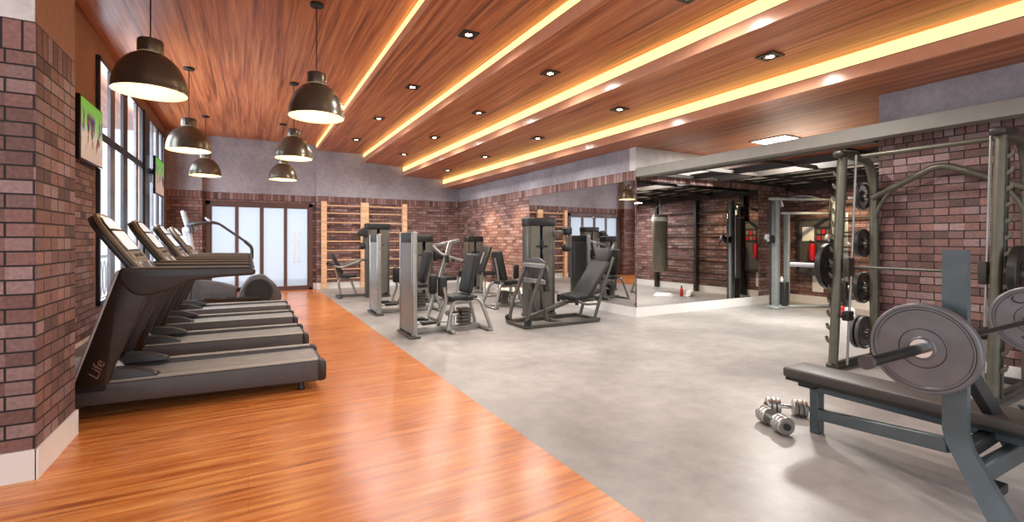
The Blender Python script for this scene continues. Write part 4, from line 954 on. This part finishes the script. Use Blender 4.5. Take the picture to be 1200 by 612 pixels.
b = MB(); b.bar((PX+.0+ox, BY-.08+oy, .22), (4.1+ox, BY-.10+oy, .22), .05, .10, .006); b.build('foot_rail', M['bench_grey'], t)
b = MB(); b.loft([(4.05+ox, BY-.03+oy, .36, .022, .048), (4.17+ox, BY-.24+oy, 0, .022, .056)]); b.build('splayed_foot', M['bench_grey'], t, 20)
b = MB(); b.box(PX+.02+ox, PX+.14+ox, BY-.15+oy, BY-.05+oy, .125, .17, .004, 1); b.build('foot_bracket', M['bench_dark'], t)
byb = BY+.088
t = thing('barbell', 'dark barbell resting on the weight bench upright with one large plate each side', 'barbell', (3.75, byb, BZ))
b = MB(); b.cyl((-.8, 0, 0), (.9, 0, 0), .0145, 14); b.build('shaft', M['bar_dark'], t)
for x0, x1 in ((-1.36, -.77), (.87, 1.4)):
    b = MB(); b.cyl((x0, 0, 0), (x1, 0, 0), .0245, 18); b.build('sleeve', M['bar_dark'], t)
    xc = -.77 if x0 < 0 else .87
    b = MB(); b.cyl((xc-.012, 0, 0), (xc+.012, 0, 0), .04, 20); b.build('collar', M['bar_dark'], t)
for x in (-1.36, 1.4):
    b = MB(); b.cyl((x-.014, 0, 0), (x+.014, 0, 0), .031, 18); b.build('end_cap', M['tm_side'], t)
weight_plate((2.955, byb, BZ), .225, .04, 'large grey weight plate on the near end of the bench barbell', 'plate', 'large plates on the bench barbell')
p2 = weight_plate((4.67, byb, BZ), .225, .04, 'large grey weight plate on the pier end of the bench barbell, with dark script', 'plate', 'large plates on the bench barbell')

d_ = p2
for i, sgn in enumerate((1, -1)):
    b = MB(); q = [(-.06, .12), (-.03, .15), (.0, .13), (-.02, .105), (.03, .12), (.075, .105), (.11, .125), (.10, .15)]
    b.tube([(-.0135, u*sgn, v*sgn) for u, v in q], .0045, 6, .02); b.build('script_mark', M['black'], d_)

# ------------------------------------------------------------------ dumbbells
def dumbbell(loc, rz, label):
    t = thing('dumbbell', label, 'dumbbell', loc, rz, 'pair of dumbbells')
    R = .062
    b = MB(); b.cyl((-.15, 0, R), (.15, 0, R), .015, 14); b.build('handle', M['chrome'], t)
    for s in (-1, 1):
        for k in range(3):
            xa = s*(.058+.033*k); b = MB(); h = .0145
            b.lathe([(.014, -h), (R-.006, -h), (R, -h+.005), (R, h-.005), (R-.006, h), (.014, h)], (xa, 0, R), axis='X', seg=32); b.build('disc', M['db'], t)
        b = MB(); b.lathe([(0, -.006), (.022, -.006), (.024, 0), (.022, .006), (0, .006)], (s*.148, 0, R), axis='X', seg=18); b.build('end_nut', M['stack'], t)
    return t
dumbbell((3.30, 2.02, 0), math.atan2(.19, .09), 'steel dumbbell lying in front of the other, end disc towards the camera')
dumbbell((3.635, 2.13, 0), math.atan2(-.14, .13), 'steel dumbbell lying behind the other, beside the bench leg')

# ------------------------------------------------------------------ camera and colour
cam = bpy.data.cameras.new('camera'); co = bpy.data.objects.new('camera', cam); COL.objects.link(co)
cam.sensor_width = 36; cam.lens = 550/1200*36; cam.shift_y = -24/1200; cam.clip_start = .02; cam.clip_end = 200
co.location = (0, 0, 1.35); co.rotation_euler = (PI/2, 0, -math.atan((600-291)/550))
SC.camera = co
vs = SC.view_settings; vs.view_transform = 'Standard'; vs.look = 'None'; vs.gamma = 1; vs.use_curve_mapping = False; vs.exposure = 0.62
SC.cycles.max_bounces = 8; SC.cycles.use_denoising = True; SC.cycles.sample_clamp_indirect = 6; SC.cycles.caustics_reflective = False; SC.cycles.caustics_refractive = False
